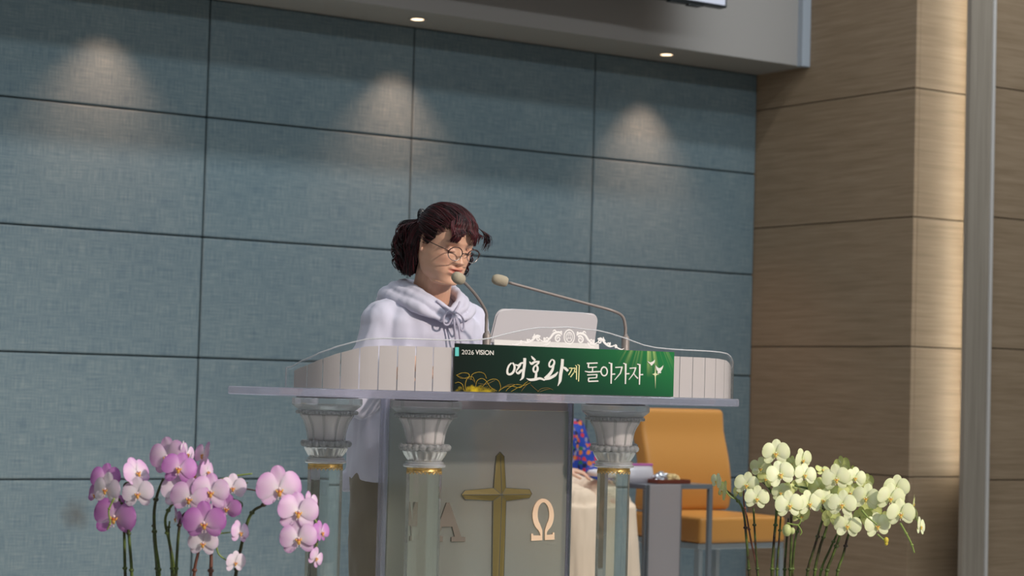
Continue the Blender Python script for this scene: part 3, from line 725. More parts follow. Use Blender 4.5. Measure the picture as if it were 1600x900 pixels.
# ------------------------------------------------------------------ reading stand, papers, microphones
st = empty('reading_stand', (OX+.095, OY+.26, ZT+.0005), 'white tilted reading stand with rolled top edge on the pulpit', 'stand')
def sheetprof(prof, x0, x1, th, taper=0.):
    """a bent plate: (y, z) line extruded along x"""
    P_ = [Vector((0, a, b_)) for a, b_ in prof]; n_ = len(P_); V = []
    for i, p in enumerate(P_):
        t = (P_[min(i+1, n_-1)]-P_[max(i-1, 0)]).normalized(); nn = Vector((0, -t.z, t.y))*th
        e = taper[i] if taper else 0
        V += [(x0-e, p.y, p.z), (x1+e, p.y, p.z), (x1+e, p.y+nn.y, p.z+nn.z), (x0-e, p.y+nn.y, p.z+nn.z)]
    Fc = []
    for i in range(n_-1):
        for j in range(4): Fc.append((4*i+j, 4*i+(j+1) % 4, 4*i+4+(j+1) % 4, 4*i+4+j))
    Fc += [(3, 2, 1, 0), (4*n_-4, 4*n_-3, 4*n_-2, 4*n_-1)]
    return MB().add(V, Fc)
def round_plate(name, y0, z0, y1, z1, w0, w1, th, r, mt, parent):
    """upright rounded plate from its lower to its upper edge"""
    H = math.hypot(y1-y0, z1-z0); pts = [(-w0, 0), (w0, 0)]
    for sg, a0 in ((1, 0), (-1, PI/2)):
        for k in range(7):
            a = a0+PI/2*k/6; pts.append((sg*(w1-r)+r*math.cos(a), H-r+r*math.sin(a)))
    u = Vector((0, (y1-y0)/H, (z1-z0)/H)); nn = Vector((0, u.z, -u.y))*th; n_ = len(pts)
    A_ = [Vector((x, y0, z0))+u*t for x, t in pts]
    bm = bmesh.new(); vs_ = [bm.verts.new(p) for p in A_]; f1 = bm.faces.new(vs_)
    e_ = bmesh.ops.extrude_face_region(bm, geom=[f1]); bmesh.ops.translate(bm, verts=[g_ for g_ in e_['geom'] if isinstance(g_, bmesh.types.BMVert)], vec=nn)
    bmesh.ops.recalc_face_normals(bm, faces=bm.faces)
    bmesh.ops.bevel(bm, geom=[e for e in bm.edges if e.calc_length() < H*3 and len(e.link_faces) == 2 and e.calc_face_angle(0) > 1.], offset=.0035, segments=3, affect='EDGES')
    return from_bm(name, bm, mt, parent, False)
round_plate('upright_board', -.004, .134, -.030, .226, .176, .171, .009, .026, M['stand'], st)
sheetprof([(-.020, .214), (.03, .200), (.10, .165), (.125, .150)], -.06, .165, -.005, [0, 0, 0, 0]).build('reading_shelf', M['stand'], st, True)
sheetprof([(-.005, .003), (-.005, .07), (-.004, .140)], -.160, .165, -.006, [.012, .004, .006]).build('front_support', M['stand'], st)
MB().box((-.17, -.004, 0), (.17, .12, .003), .001).build('foot_plate', M['stand'], st)
pg = empty('paper_sheet', (OX+.095, OY+.225, ZT+.0005), 'white sheet propped against the reading stand behind the banner', 'paper')
sheetprof([(.0, .0), (.008, .066), (.016, .143)], -.172, .178, .0012, [0, 0, 0]).build('page', M['paper'], pg)

def mic(base, pts, head, hd, lab):
    root = empty('gooseneck_microphone', (base.x, base.y, ZT+.0005), lab, 'microphone', 'gooseneck microphones on the pulpit')
    L = lambda p: Vector(p)-root.location
    zt = L(pts[0]).z
    MB().lathe([(.020, 0), (.020, .006), (.0115, .010), (.0113, zt-.010), (.0095, zt-.004), (.0060, zt), (.0050, zt+.004)], 24).build('base_sleeve', M['mic'], root, True)
    P_ = smooth_path([L(p) for p in pts], 10); P_[0].x = 0; P_[0].y = 0
    gn = MB().tube(P_, .0042, 10).build('gooseneck', M['mic'], root, True)
    rb = MB(); nr = int(len(P_)*.35)
    for i in range(0, nr): rb.ball(P_[i], .0047, 8)
    rb.build('flexible_rib', M['mic'], gn, True)
    d = (L(head)-P_[-1]).normalized(); R_m = d.to_track_quat('Z', 'Y').to_matrix()
    bd = MB(); prof = [(.006, -.5), (.0105, -.48), (.0145, -.36), (.0158, -.1), (.0155, .15), (.0135, .34), (.009, .46), (.001, .5)]
    bd.lathe([(r, z*.046*hd) for r, z in prof], 20); bd.v = [tuple(R_m @ Vector(v)+L(head)) for v in bd.v]
    bd.build('foam_windscreen', M['foam'], root, True)
    return root
Ym = OY+.22
A_ = lambda x, y, Y: aty(x, y, Y)
b1 = A_(760, 545, Ym)
mic(b1, [A_(759.5, 519, Ym), A_(760, 500, Ym), A_(759, 487, Ym-.005), A_(747, 466, Ym-.02), A_(733, 449, Ym-.035), A_(722, 438, Ym-.05)], A_(716, 434.5, Ym-.058), .86, 'gooseneck microphone bent up to the woman\'s mouth')
b2 = A_(977, 545, Ym)
mic(b2, [A_(977, 524, Ym), A_(977, 510, Ym), A_(972, 494, Ym), A_(955, 485, Ym), A_(915, 474, Ym+.03), A_(850, 456.5, Ym+.08), A_(795, 441.5, Ym+.12)], A_(781, 438, Ym+.13), 1.0, 'long gooseneck microphone reaching left over the reading stand')

# ------------------------------------------------------------------ people
def remeshed(name, parts, voxel, smooth_n, mt, parent, fn=None, factor=.5):
    tmp = obj('tmp', parts.v, parts.f, mt)
    md = tmp.modifiers.new('r', 'REMESH'); md.mode = 'VOXEL'; md.voxel_size = voxel; md.use_smooth_shade = True
    if smooth_n:
        sm_ = tmp.modifiers.new('s', 'SMOOTH'); sm_.iterations = smooth_n; sm_.factor = factor
    dg = bpy.context.evaluated_depsgraph_get(); me = bpy.data.meshes.new_from_object(tmp.evaluated_get(dg))
    bpy.data.objects.remove(tmp); me.name = name
    n_ = len(me.vertices); co = np.empty(n_*3); me.vertices.foreach_get('co', co); co = co.reshape(-1, 3)
    if fn is not None:
        nr = np.empty(n_*3); me.vertices.foreach_get('normal', nr); nr = nr.reshape(-1, 3)
        co, colr = fn(co, nr); me.vertices.foreach_set('co', co.ravel())
        if colr is not None:
            at_ = me.color_attributes.new('Col', 'FLOAT_COLOR', 'POINT'); at_.data.foreach_set('color', np.c_[colr, np.ones(n_)].ravel())
    me.materials.clear(); me.materials.append(mt); me.polygons.foreach_set('use_smooth', [True]*len(me.polygons)); me.update()
    return link(bpy.data.objects.new(name, me), parent)
zk = np.array([-.118, -.114, -.107, -.098, -.085, -.07, -.05, -.03, -.01, .01, .03, .05, .07, .085, .098, .108, .115])
Wk = np.array([.010, .027, .039, .0480, .057, .0635, .0690, .0720, .0725, .0745, .0755, .0745, .069, .061, .048, .030, .004])
Fk = np.array([.062, .076, .0845, .088, .0865, .0885, .0885, .0865, .0865, .087, .0900, .0900, .083, .073, .057, .036, .004])
Bk = np.array([-.045, -.03, -.01, .012, .040, .060, .078, .088, .095, .098, .099, .096, .087, .077, .060, .038, .004])
G = lambda x, s: np.exp(-(x/s)**2)
def face_bump(x, z):
    ax = np.abs(x)
    t = np.clip((.014-z)/.043, 0, 1); h = .0020+.0225*t**1.25
    h = np.where(z < -.029, h*np.clip(1-(-.029-z)/.0115, 0, 1)**.8, h); h = np.where(z > .014, .0020*G(z-.014, .02), h)
    sg = .0065+.0055*t
    b_ = h*np.exp(-np.abs(x/sg)**2.2)
    b_ += .0105*G(ax-.0150, .0068)*G(z+.030, .0072)                      # nostril wings
    b_ += -.0115*G(ax-.031, .016)*G(z-.008, .0110)+.0088*G(ax-.034, .0130)*G(z-.003, .0080)   # sockets and lids
    b_ += -.0034*G(z+.0048, .0020)*G(ax-.034, .013)-.0022*G(z-.0120, .0022)*G(ax-.034, .014)  # folds under and over the lid
    b_ += .0040*G(ax-.030, .022)*G(z-.027, .007)                         # brow
    b_ += .0070*G(ax-.044, .019)*G(z+.022, .018)                         # cheek
    b_ += -.0030*G(ax-(.025-(z+.040)*.45), .0045)*G(z+.044, .016)        # nasolabial fold
    b_ += .0040*G(ax-.040, .016)*G(z+.062, .018)                         # jowl
    lw = np.clip(1-(ax/.0275)**2, 0, 1)**.6
    b_ += .0078*G(z+.0500, .0046)*lw+.0086*G(z+.0640, .0052)*lw-.0080*G(z+.0568, .0025)*lw
    b_ += -.0035*G(z+.075, .005)*G(x, .018)+.0060*G(z+.094, .012)*G(x, .018)
    b_ += .0030*G(ax, .03)*G(z+.054, .016)
    return b_
def head_parts(mb_, Mx, sc=1., ears=True):
    nz_, nt_ = 110, 128; V = []
    for i in range(nz_):
        z = -.118+.233*i/(nz_-1); W, Fr, B = np.interp(z, zk, Wk), np.interp(z, zk, Fk), np.interp(z, zk, Bk)
        for k in range(nt_):
            th = 2*PI*k/nt_; s_, c_ = math.sin(th), math.cos(th)
            x = W*math.copysign(abs(s_)**.92, s_)
            if c_ > 0: y = -Fr*abs(c_)**.86
            else: y = B*abs(c_)**.95
            mid = 0
            if B < 0: y = -(Fr+B)/2-(Fr-(-B))/2*c_
            if c_ > 0: y -= float(face_bump(np.float64(x), np.float64(z)))*min(1, c_*1.8)
            V.append(Mx @ (Vector((x, y, z))*sc))
    Fc = [(i*nt_+k, i*nt_+(k+1) % nt_, (i+1)*nt_+(k+1) % nt_, (i+1)*nt_+k) for i in range(nz_-1) for k in range(nt_)]
    Fc += [tuple(range(nt_))[::-1], tuple((nz_-1)*nt_+k for k in range(nt_))]
    mb_.add(V, Fc)
    if ears:
        for sx_ in (-1, 1):
            for (y_, z_, ry, rz) in ((.014, .008, .013, .017), (.010, -.008, .010, .017), (.006, -.024, .007, .009)):
                c_ = Mx @ (Vector((sx_*.0765, y_, z_))*sc); R3 = Mx.to_3x3() @ Euler((0, 0, sx_*.35)).to_matrix()
                mb_.ball(c_, (.0055*sc, ry*sc, rz*sc), 12, R3)
SKIN = np.array([.76, .445, .310])
def paint_face(Mx, sc, skin=SKIN):
    inv = np.array(Mx.inverted())
    def fn(co, nr):
        h = (np.c_[co, np.ones(len(co))] @ inv.T)[:, :3]/sc; x, y, z = h.T; ax = np.abs(x)
        c_ = np.tile(skin, (len(co), 1)); fr = (y < -.05) & (z > -.13) & (z < .12) & (ax < .085)
        lip = fr*np.clip(1.25*G(z+.0568, .0125)**1.2*np.clip(1-(ax/.0275)**2, 0, 1)**.5-.25, 0, 1)
        c_ = c_*(1-lip[:, None])+np.array([.56, .13, .10])*lip[:, None]
        mo = fr*G(z+.0568, .0020)*np.clip(1-(ax/.021)**2, 0, 1); c_ = c_*(1-.75*mo[:, None])+np.array([.16, .03, .03])*.75*mo[:, None]
        ld = fr*G(z-.0035, .0055)*np.clip(1-((ax-.034)/.017)**2, 0, 1)*.45; c_ = c_*(1-ld[:, None])+np.array([.38, .16, .14])*ld[:, None]
        br = fr*G(z-(.0290-(ax-.03)**2*6), .0036)*np.clip(1-((ax-.034)/.020)**4, 0, 1)*.75; c_ = c_*(1-br[:, None])+np.array([.13, .07, .055])*br[:, None]
        la = fr*G(z+.0044-(ax-.034)**2*12, .0030)*np.clip(1-((ax-.034)/.0165)**4, 0, 1)*.95; c_ = c_*(1-la[:, None])+np.array([.05, .025, .022])*la[:, None]
        ns = fr*G(ax-.0075, .0034)*G(z+.0385, .0028)*.85; c_ = c_*(1-ns[:, None])+np.array([.12, .05, .04])*ns[:, None]
        ch = fr*G(ax-.045, .018)*G(z+.028, .018)*.25; c_ = c_*(1-ch[:, None])+np.array([.70, .33, .25])*ch[:, None]
        return co, c_
    return fn
def hand_parts(mb_, wrist, fwd, up, side, curl=.35, s=1.):
    """palm and five fingers; fwd to the fingers, up = back of the hand, side=+1 thumb towards fwd x up"""
    f_, u_ = Vector(fwd).normalized(), Vector(up).normalized(); t_ = f_.cross(u_).normalized()*side; u_ = (t_.cross(f_)*side).normalized()
    w = Vector(wrist)
    for k, o_ in enumerate((-.028, -.010, .008, .026)):
        a_ = w+f_*.012*s+t_*o_*.55*s; b_ = w+f_*.078*s+t_*o_*s; mb_.capsule(a_, b_, .0140*s, .0110*s, 10)
    for o_, L in ((-.030, .058), (-.0105, .074), (.0090, .080), (.0285, .070)):
        p = w+f_*.080*s+t_*o_*s; d = (f_-u_*curl*.3+t_*o_*3).normalized(); r = .0088*s if o_ > -.02 else .0076*s
        for q_, fr_ in enumerate((.45, .31, .24)):
            e = p+d*L*fr_*s; mb_.capsule(p, e, r, r*.93, 10); p = e; r *= .92; d = (d-u_*curl).normalized()
    p = w+f_*.028*s+t_*.022*s; d = (f_*.75+t_*.62-u_*.25).normalized(); r = .0118*s
    for L in (.036, .030, .024):
        e = p+d*L*s; mb_.capsule(p, e, r, r*.9, 10); p = e; r *= .9; d = (d+f_*.28-t_*.05-u_*.1).normalized()
def loft(mb_, rings, n=40, power=2.4):
    """rings of (centre, half width x, half depth y[, tilt about x])"""
    V = []
    for rg in rings:
        c_, a_, b_ = Vector(rg[0]), rg[1], rg[2]; tl = rg[3] if len(rg) > 3 else 0; R3 = Matrix.Rotation(tl, 3, 'X')
        for k in range(n):
            th = 2*PI*k/n; cc, ss = math.cos(th), math.sin(th); e = 2/power
            V.append(c_+R3 @ Vector((a_*math.copysign(abs(cc)**e, cc), b_*math.copysign(abs(ss)**e, ss), 0)))
    m_ = len(rings)
    mb_.add(V, [(i*n+k, i*n+(k+1) % n, (i+1)*n+(k+1) % n, (i+1)*n+k) for i in range(m_-1) for k in range(n)]+[tuple(range(n))[::-1], tuple((m_-1)*n+k for k in range(n))])
def wrinkle(amp, scx, scy, scz, seed=0., zlim=None):
    def fn(co, nr):
        d = np.array([noise.noise(Vector((p[0]*scx+seed, p[1]*scy, p[2]*scz)))+.5*noise.noise(Vector((p[0]*scx*2.2, p[1]*scy*2.2+seed, p[2]*scz*2.2))) for p in co])
        return co+nr*(d*amp)[:, None], None
    return fn

# --- woman at the pulpit
WX = 3.12
wo = empty('person', (WX, -4.18, 0), 'woman in pale lavender hoodie and glasses reading down at the pulpit', 'person')
def WL(x, y, z): return Vector((x-WX, y+4.18, z))
HM = Matrix.Translation(WL(3.108, -4.378, 1.513)) @ Matrix.Rotation(math.radians(5), 4, 'Z') @ Matrix.Rotation(math.radians(3), 4, 'Y') @ Matrix.Rotation(math.radians(20), 4, 'X'); HS = .95
body = MB(); head_parts(body, HM, HS)
body.capsule(HM @ Vector((0, .018, -.04)), WL(3.12, -4.275, 1.335), .050, .056, 24)
body.capsule(HM @ Vector((0, -.01, -.075)), WL(3.12, -4.30, 1.345), .040, .048, 24)
loft(body, [(WL(3.12, -4.19, .80), .150, .105), (WL(3.12, -4.19, .90), .160, .110), (WL(3.12, -4.195, 1.02), .130, .095), (WL(3.12, -4.22, 1.15), .145, .105), (WL(3.12, -4.25, 1.25), .135, .090), (WL(3.12, -4.265, 1.305), .095, .065), (WL(3.12, -4.27, 1.345), .055, .048)], 40)
sh = {-1: WL(2.955, -4.255, 1.295), 1: WL(3.285, -4.255, 1.295)}
el = {-1: WL(2.922, -4.265, 1.08), 1: WL(3.325, -4.265, 1.08)}
wrs = {-1: WL(2.985, -4.415, 1.170), 1: WL(3.255, -4.415, 1.170)}
for sd in (-1, 1):
    body.capsule(sh[sd]+Vector((-.02*sd, 0, -.03)), el[sd], .038, .034); body.capsule(el[sd], wrs[sd], .037, .024)
    hand_parts(body, wrs[sd], (-.15*sd, -1, -.30), (0, -.30, 1), -sd, .16, .86)
    hp, kn, an = WL(3.12+sd*.085, -4.19, .82), WL(3.12+sd*.09, -4.20, .46), WL(3.12+sd*.095, -4.17, .09)
    body.capsule(hp, kn, .080, .052); body.capsule(kn, an, .052, .034); body.capsule(an, an+Vector((0, -.13, -.055)), .034, .028)
body_o = remeshed('body', body, .0024, 1, M['skin'], wo, paint_face(HM, HS), .4)
# shoes and trousers
for sd in (-1, 1):
    shoe = MB(); a_ = WL(3.12+sd*.095, -4.17, .045)
    loft(shoe, [(a_+Vector((0, -.05, -.043)), .045, .135), (a_+Vector((0, -.05, -.02)), .047, .138), (a_+Vector((0, -.04, .01)), .043, .120), (a_+Vector((0, .0, .045)), .040, .06)], 32)
    shoe.build('shoe', M['skin_dark'], wo, True)
tr_ = MB()
loft(tr_, [(WL(3.12, -4.185, .76), .165, .118), (WL(3.12, -4.185, .86), .170, .122), (WL(3.12, -4.19, .97), .140, .105)], 40)
for sd in (-1, 1):
    for (z0, z1, r0, r1, y0, y1, x0, x1) in ((.83, .48, .100, .078, -4.185, -4.195, .082, .098), (.48, .10, .078, .060, -4.195, -4.17, .098, .10)):
        tr_.capsule(WL(3.12+sd*x0, y0, z0), WL(3.12+sd*x1, y1, z1), r0, r1, 24)
remeshed('trousers', tr_, .007, 4, M['khaki'], wo, wrinkle(.010, 14, 14, 7, 3.1))
# hoodie
hd_ = MB()
loft(hd_, [(WL(3.13, -4.185, .835), .190, .150), (WL(3.13, -4.187, .93), .192, .150), (WL(3.125, -4.20, 1.05), .182, .145), (WL(3.12, -4.225, 1.17), .172, .142), (WL(3.12, -4.245, 1.25), .172, .135), (WL(3.12, -4.26, 1.300), .160, .120, .12), (WL(3.12, -4.268, 1.332), .130, .108, .20), (WL(3.12, -4.274, 1.352), .088, .092, .26)], 56, 2.5)
for sd in (-1, 1):
    S_ = sh[sd]+Vector((-.034*sd, .0, -.022)); hd_.capsule(WL(3.12+.055*sd, -4.262, 1.330), S_+Vector((.012*sd, 0, .008)), .050, .064, 24); E_ = el[sd]+Vector((.008*sd, .01, .0)); W__ = wrs[sd]+Vector((0, .045, -.006))
    hd_.capsule(S_, E_, .072, .072, 24); hd_.capsule(E_, W__, .066, .050, 24)
    # cuff
    d_ = (W__-E_).normalized(); hd_.capsule(W__-d_*.01, W__+d_*.012, .052, .050, 24)
# back hem hangs lower
loft(hd_, [(WL(3.13, -4.12, .795), .178, .082), (WL(3.13, -4.12, .85), .182, .085)], 40)
hoodie = remeshed('hoodie', hd_, .0055, 5, M['hoodie'], wo, wrinkle(.0150, 13, 13, 5.0, 8.3))
# hood: folded roll round the neck, down to the V
def hood_path(k, off=0., dz=0.):
    """collar line from the V at the throat, over one shoulder, round the nape and back"""
    half_ = [(.000, -4.398, 1.322), (.034, -4.382, 1.345), (.062, -4.345, 1.368), (.074, -4.290, 1.388), (.064, -4.235, 1.398), (.036, -4.203, 1.400), (0, -4.192, 1.400)]
    o_ = []
    for x, y, z in half_: o_.append((x+(off if x > .03 else 0)*.9, y-(off*.25 if y < -4.3 else -off*.8), z+dz))
    full_ = [(3.120-x, y, z) for x, y, z in o_]+[(3.120+x, y, z) for x, y, z in o_[::-1][1:]]
    return [WL(*p) for p in full_]
ho = MB()
P_ = smooth_path(hood_path(1), 8); n_ = len(P_)
ho.tube(P_, [.0085+.008*math.sin(PI*i/(n_-1)) for i in range(n_)], 16)
P_ = smooth_path(hood_path(1, .016, -.016), 8)
ho.tube(P_, [.010+.017*math.sin(PI*i/(n_-1))**1.3 for i in range(n_)], 16)
P_ = smooth_path(hood_path(1, .034, -.036), 8)
ho.tube(P_, [.006+.028*math.sin(PI*i/(len(P_)-1))**1.3 for i in range(len(P_))], 16)
P_ = smooth_path([WL(3.02, -4.24, 1.352), WL(3.05, -4.165, 1.345), WL(3.12, -4.135, 1.335), WL(3.19, -4.165, 1.345), WL(3.22, -4.24, 1.352)], 8)
ho.tube(P_, [.020+.026*math.sin(PI*i/(len(P_)-1)) for i in range(len(P_))], 16)
remeshed('hood', ho, .0035, 2, M['hoodie'], hoodie, wrinkle(.0045, 22, 22, 14, 1.7))
# drawstrings tied in a bow
bow = MB(); cb = WL(3.118, -4.412, 1.315)
def cordp(pts, r=.0030): bow.tube(smooth_path([cb+Vector(p) for p in pts], 7), r, 8)
cordp([(-.040, .022, .034), (-.024, .010, .018), (-.010, .0, .006), (0, -.004, 0)]); cordp([(.038, .022, .034), (.024, .010, .018), (.010, 0, .006), (0, -.004, 0)])
cordp([(0, -.006, 0), (-.018, -.008, .004), (-.030, -.006, -.010), (-.030, -.004, -.030), (-.016, -.004, -.034), (-.006, -.008, -.016), (0, -.007, 0)])
cordp([(0, -.006, 0), (.016, -.008, .000), (.032, -.006, -.014), (.038, -.004, -.040), (.030, -.004, -.048), (.016, -.008, -.024), (0, -.007, 0)])
cordp([(0, -.006, 0), (.002, -.009, -.030), (.010, -.004, -.065), (.018, -.000, -.098)]); cordp([(0, -.006, 0), (.016, -.009, -.036), (.026, -.004, -.070), (.044, -.0, -.118)])
bow.ball(cb+Vector((0, -.008, 0)), .006, 10)
bow.build('drawstring', M['cord'], hoodie, True)
# hair
hair = MB(); rnd = random.Random(5)
def HP(x, y, z): return HM @ (Vector((x, y, z))*HS)
def surf(th, z, off):
    W, Fr, B = np.interp(z, zk, Wk), np.interp(z, zk, Fk), np.interp(z, zk, Bk)
    s_, c_ = math.sin(th), math.cos(th); x = (W+off)*s_; y = -(Fr+off)*c_ if c_ > 0 else -(B+off)*c_
    return Vector((x, y, z+off*max(0, (z-.05)/.06)))
def hairline(th):
    a = abs((th+PI) % (2*PI)-PI)          # 0 front, pi back
    return float(np.interp(a, [0, .5, .9, 1.15, 1.4, 1.7, 2.1, 2.6, PI], [.066, .062, .048, .020, -.005, .002, -.045, -.072, -.078]))
cap = MB(); NT, NZ = 72, 22; V = []
for i in range(NZ+1):
    for k in range(NT):
        th = 2*PI*k/NT; zl = hairline(th); t = i/NZ; z = zl+(.1145-zl)*(1-(1-t)**1.6); V.append(HM @ (surf(th, z, .0022)*HS))
cap.add(V, [(i*NT+k, i*NT+(k+1) % NT, (i+1)*NT+(k+1) % NT, (i+1)*NT+k) for i in range(NZ) for k in range(NT)]+[tuple(NZ*NT+k for k in range(NT))])
TIE = Vector((-.022, .122, .040))
def strand(pts, r, n=5, flat=.5):
    P2 = smooth_path(pts, 4); m_ = len(P2); hair.tube([HM @ (p*HS) for p in P2], [r*(.45+.55*math.sin(PI*(.18+.72*i/(m_-1)))) for i in range(m_)], n, flat=flat)
HC = Vector((0, .0045, .020))
def skull(dv, off):
    d = dv.normalized(); lo, hi = .03, .16
    for _ in range(13):
        r = (lo+hi)/2; p = HC+d*r
        if p.z > .115 or p.z < -.118: hi = r; continue
        W = np.interp(p.z, zk, Wk); Y = np.interp(p.z, zk, Fk if p.y < 0 else Bk)
        if Y > 0 and (p.x/W)**2+(p.y/Y)**2 < 1: lo = r
        else: hi = r
    return HC+d*(r+off)
def sweep(p0, p1, o0, o1, n=6, sag=0.):
    d0, d1 = (p0-HC).normalized(), (p1-HC).normalized(); an = d0.angle(d1); out = []
    for i in range(n+1):
        t = i/n; d = (d0*math.sin((1-t)*an)+d1*math.sin(t*an))/math.sin(an)
        d.z -= sag*math.sin(PI*t); out.append(skull(d, o0+(o1-o0)*t+.003*math.sin(PI*t)))
    return out
TD = skull(TIE-HC, .012)
# 1 swept back over the head to the tie
for k in range(1000):
    a = rnd.uniform(-2.3, 2.3); zl = hairline(a); f0 = rnd.random()
    z0 = zl+f0**1.3*(.112-zl); o_ = .0045+rnd.uniform(0, .0055)
    st_ = surf(a, z0, .003)
    tgt = TD+Vector((rnd.uniform(-.016, .016), rnd.uniform(-.006, .006), rnd.uniform(-.016, .016)))
    strand(sweep(st_, tgt, o_*.6, o_+.003, 6, rnd.uniform(0, .16)), rnd.uniform(.0009, .0020))
# 3 curls gathered below the tie, a full wavy bunch
CC = Vector((-.022, .122, -.045))
for k in range(760):
    ph = rnd.uniform(0, 2*PI); rad = math.sqrt(rnd.uniform(.15, 1)); ex_, ey_ = .062*rad, .056*rad
    s0 = TD+Vector((rnd.uniform(-.014, .014), rnd.uniform(-.006, .010), rnd.uniform(-.02, .008))) if k % 3 else Vector((rnd.uniform(-.055, .055), .086+rnd.uniform(-.01, .008), rnd.uniform(-.07, .02)))
    dirv = Vector((math.cos(ph), math.sin(ph), 0)); wv_ = rnd.uniform(0, 6.28); am = rnd.uniform(.004, .011)
    pts = [s0]; zb_ = rnd.uniform(-.150, -.100)+.030*rad**2
    for t in (.18, .36, .54, .72, .88, 1.0):
        z = s0.z+(zb_-s0.z)*t; bul = math.sin(PI*(.16+.72*t))**.8
        pts.append(Vector((CC.x+dirv.x*ex_*bul, CC.y+dirv.y*ey_*bul, z))+Vector((math.cos(wv_+t*9), math.sin(wv_+t*9), 0))*am)
    pts.append(pts[-1]+Vector((-dirv.x*.020, -dirv.y*.020, rnd.uniform(.004, .016))))
    strand(pts, rnd.uniform(.0012, .0025))
# ringlets on the outside of the bunch
for k in range(180):
    ph = rnd.uniform(.3, 2*PI-.3); z0 = rnd.uniform(-.075, .015); pts = []
    rr0 = math.sqrt(max(.05, 1-((z0-.02+.045)/.10)**2)); c0_ = Vector((CC.x+.060*rr0*math.cos(ph), CC.y+.054*rr0*math.sin(ph), z0)); rr = rnd.uniform(.006, .012); p0 = rnd.uniform(0, 6.28)
    for t in range(7):
        a = p0+t*1.15; pts.append(c0_+Vector((math.cos(a)*rr-.002*t*math.cos(ph), math.sin(a)*rr-.002*t*math.sin(ph), -.009*t)))
    strand(pts, rnd.uniform(.0010, .0020))
# 4 fringe falling on the forehead, split towards the temples
for k in range(230):
    x0 = rnd.choice((rnd.gauss(-.030, .008), rnd.gauss(.014, .008), rnd.uniform(-.036, .044))); x0 = max(-.045, min(.046, x0)); sgn = -1 if x0 < -.008 else 1
    clump = max(math.exp(-((x0+.032)/.010)**2), math.exp(-((x0-.016)/.010)**2))
    st_ = skull(Vector((x0*.45+.006, -.040+rnd.uniform(-.025, .02), .085)), .008)
    dx_ = sgn*rnd.uniform(.002, .014); ln = .014-.024*clump+rnd.uniform(-.006, .006)
    pts = [st_, skull(Vector((x0*.9+.004, -.075, .066)), .013+rnd.uniform(0, .004)), skull(Vector((x0+dx_*.5, -.092, .048)), .015), Vector((x0+dx_, -.108, .056+ln*.5)), Vector((x0*1.05+dx_*1.3, -.104, .044+ln))]
    strand(pts, rnd.uniform(.0008, .0016))
for k in range(46):      # long lock curling off the far temple
    j = rnd.uniform(-.008, .008); e = rnd.uniform(-.014, .014); q2 = rnd.uniform(-.006, .006)
    pts = [skull(Vector((.020+j, -.040, .080)), .008), skull(Vector((.045+j, -.070, .058)), .012), Vector((.070+j*1.2, -.090+q2, .068)), Vector((.084+j*1.5, -.090+q2, .050+e)), Vector((.086+j*2, -.088+q2, .032+e*1.3))]
    strand(pts, rnd.uniform(.0007, .0014))
for k in range(30):      # lock in front of the near temple
    j = rnd.uniform(-.006, .006); e = rnd.uniform(-.008, .008)
    pts = [skull(Vector((-.022+j, -.045, .080)), .007), skull(Vector((-.042+j, -.070, .052)), .012), Vector((-.048+j, -.094, .052+e)), Vector((-.050+j*1.4, -.094, .036+e))]
    strand(pts, rnd.uniform(.0010, .0020))
for k in range(90):      # curls by the far jaw
    a = rnd.uniform(0, 6.28); pts = []; c0_ = Vector((.082+rnd.uniform(-.010, .012), .004+rnd.uniform(-.025, .02), -.012)); rr = rnd.uniform(.006, .016)
    for t in range(7): pts.append(c0_+Vector((math.cos(a+t*1.1)*rr, math.sin(a+t*1.1)*rr, -.0125*t)))
    strand(pts, rnd.uniform(.0016, .0028))
for k in range(70):      # wisps and hair round the near ear
    y0 = rnd.uniform(.022, .07); pts = [Vector((-.074, y0-.02, .045)), Vector((-.080, y0, .018)), Vector((-.078, y0+.012, -.02)), Vector((-.066, y0+.030, -.055))]
    strand([p+Vector((rnd.uniform(-.003, .003), rnd.uniform(-.004, .004), 0)) for p in pts], rnd.uniform(.0014, .0026))
for k in range(170):     # loose curls hanging between the near ear and the bunch
    y0 = rnd.uniform(.020, .070); w0 = rnd.uniform(0, 6.28); zb_ = rnd.uniform(-.125, -.070); pts = []
    for t in (0, .17, .34, .5, .67, .84, 1.):
        z = .020+(zb_-.020)*t; pts.append(Vector((-.076+.006*t, y0+.006*math.sin(PI*t), z))+Vector((math.cos(w0+t*7), math.sin(w0+t*7), 0))*rnd.uniform(.003, .006))
    strand(pts, rnd.uniform(.0010, .0022))
hair.add(cap.v, cap.f)
hair_o = hair.build('hair', M['hair'], wo, True)
ht = MB(); tc_ = HP(*(TD+Vector((-.004, .006, .004))))
for k in range(14):
    a = 2*PI*k/14; ht.ball(tc_+Vector((.012*math.cos(a)*.6, .006*math.sin(a), .020*math.sin(a))), (.009, .009, .011), 8)
ht.build('hair_tie', M['black'], wo, True)
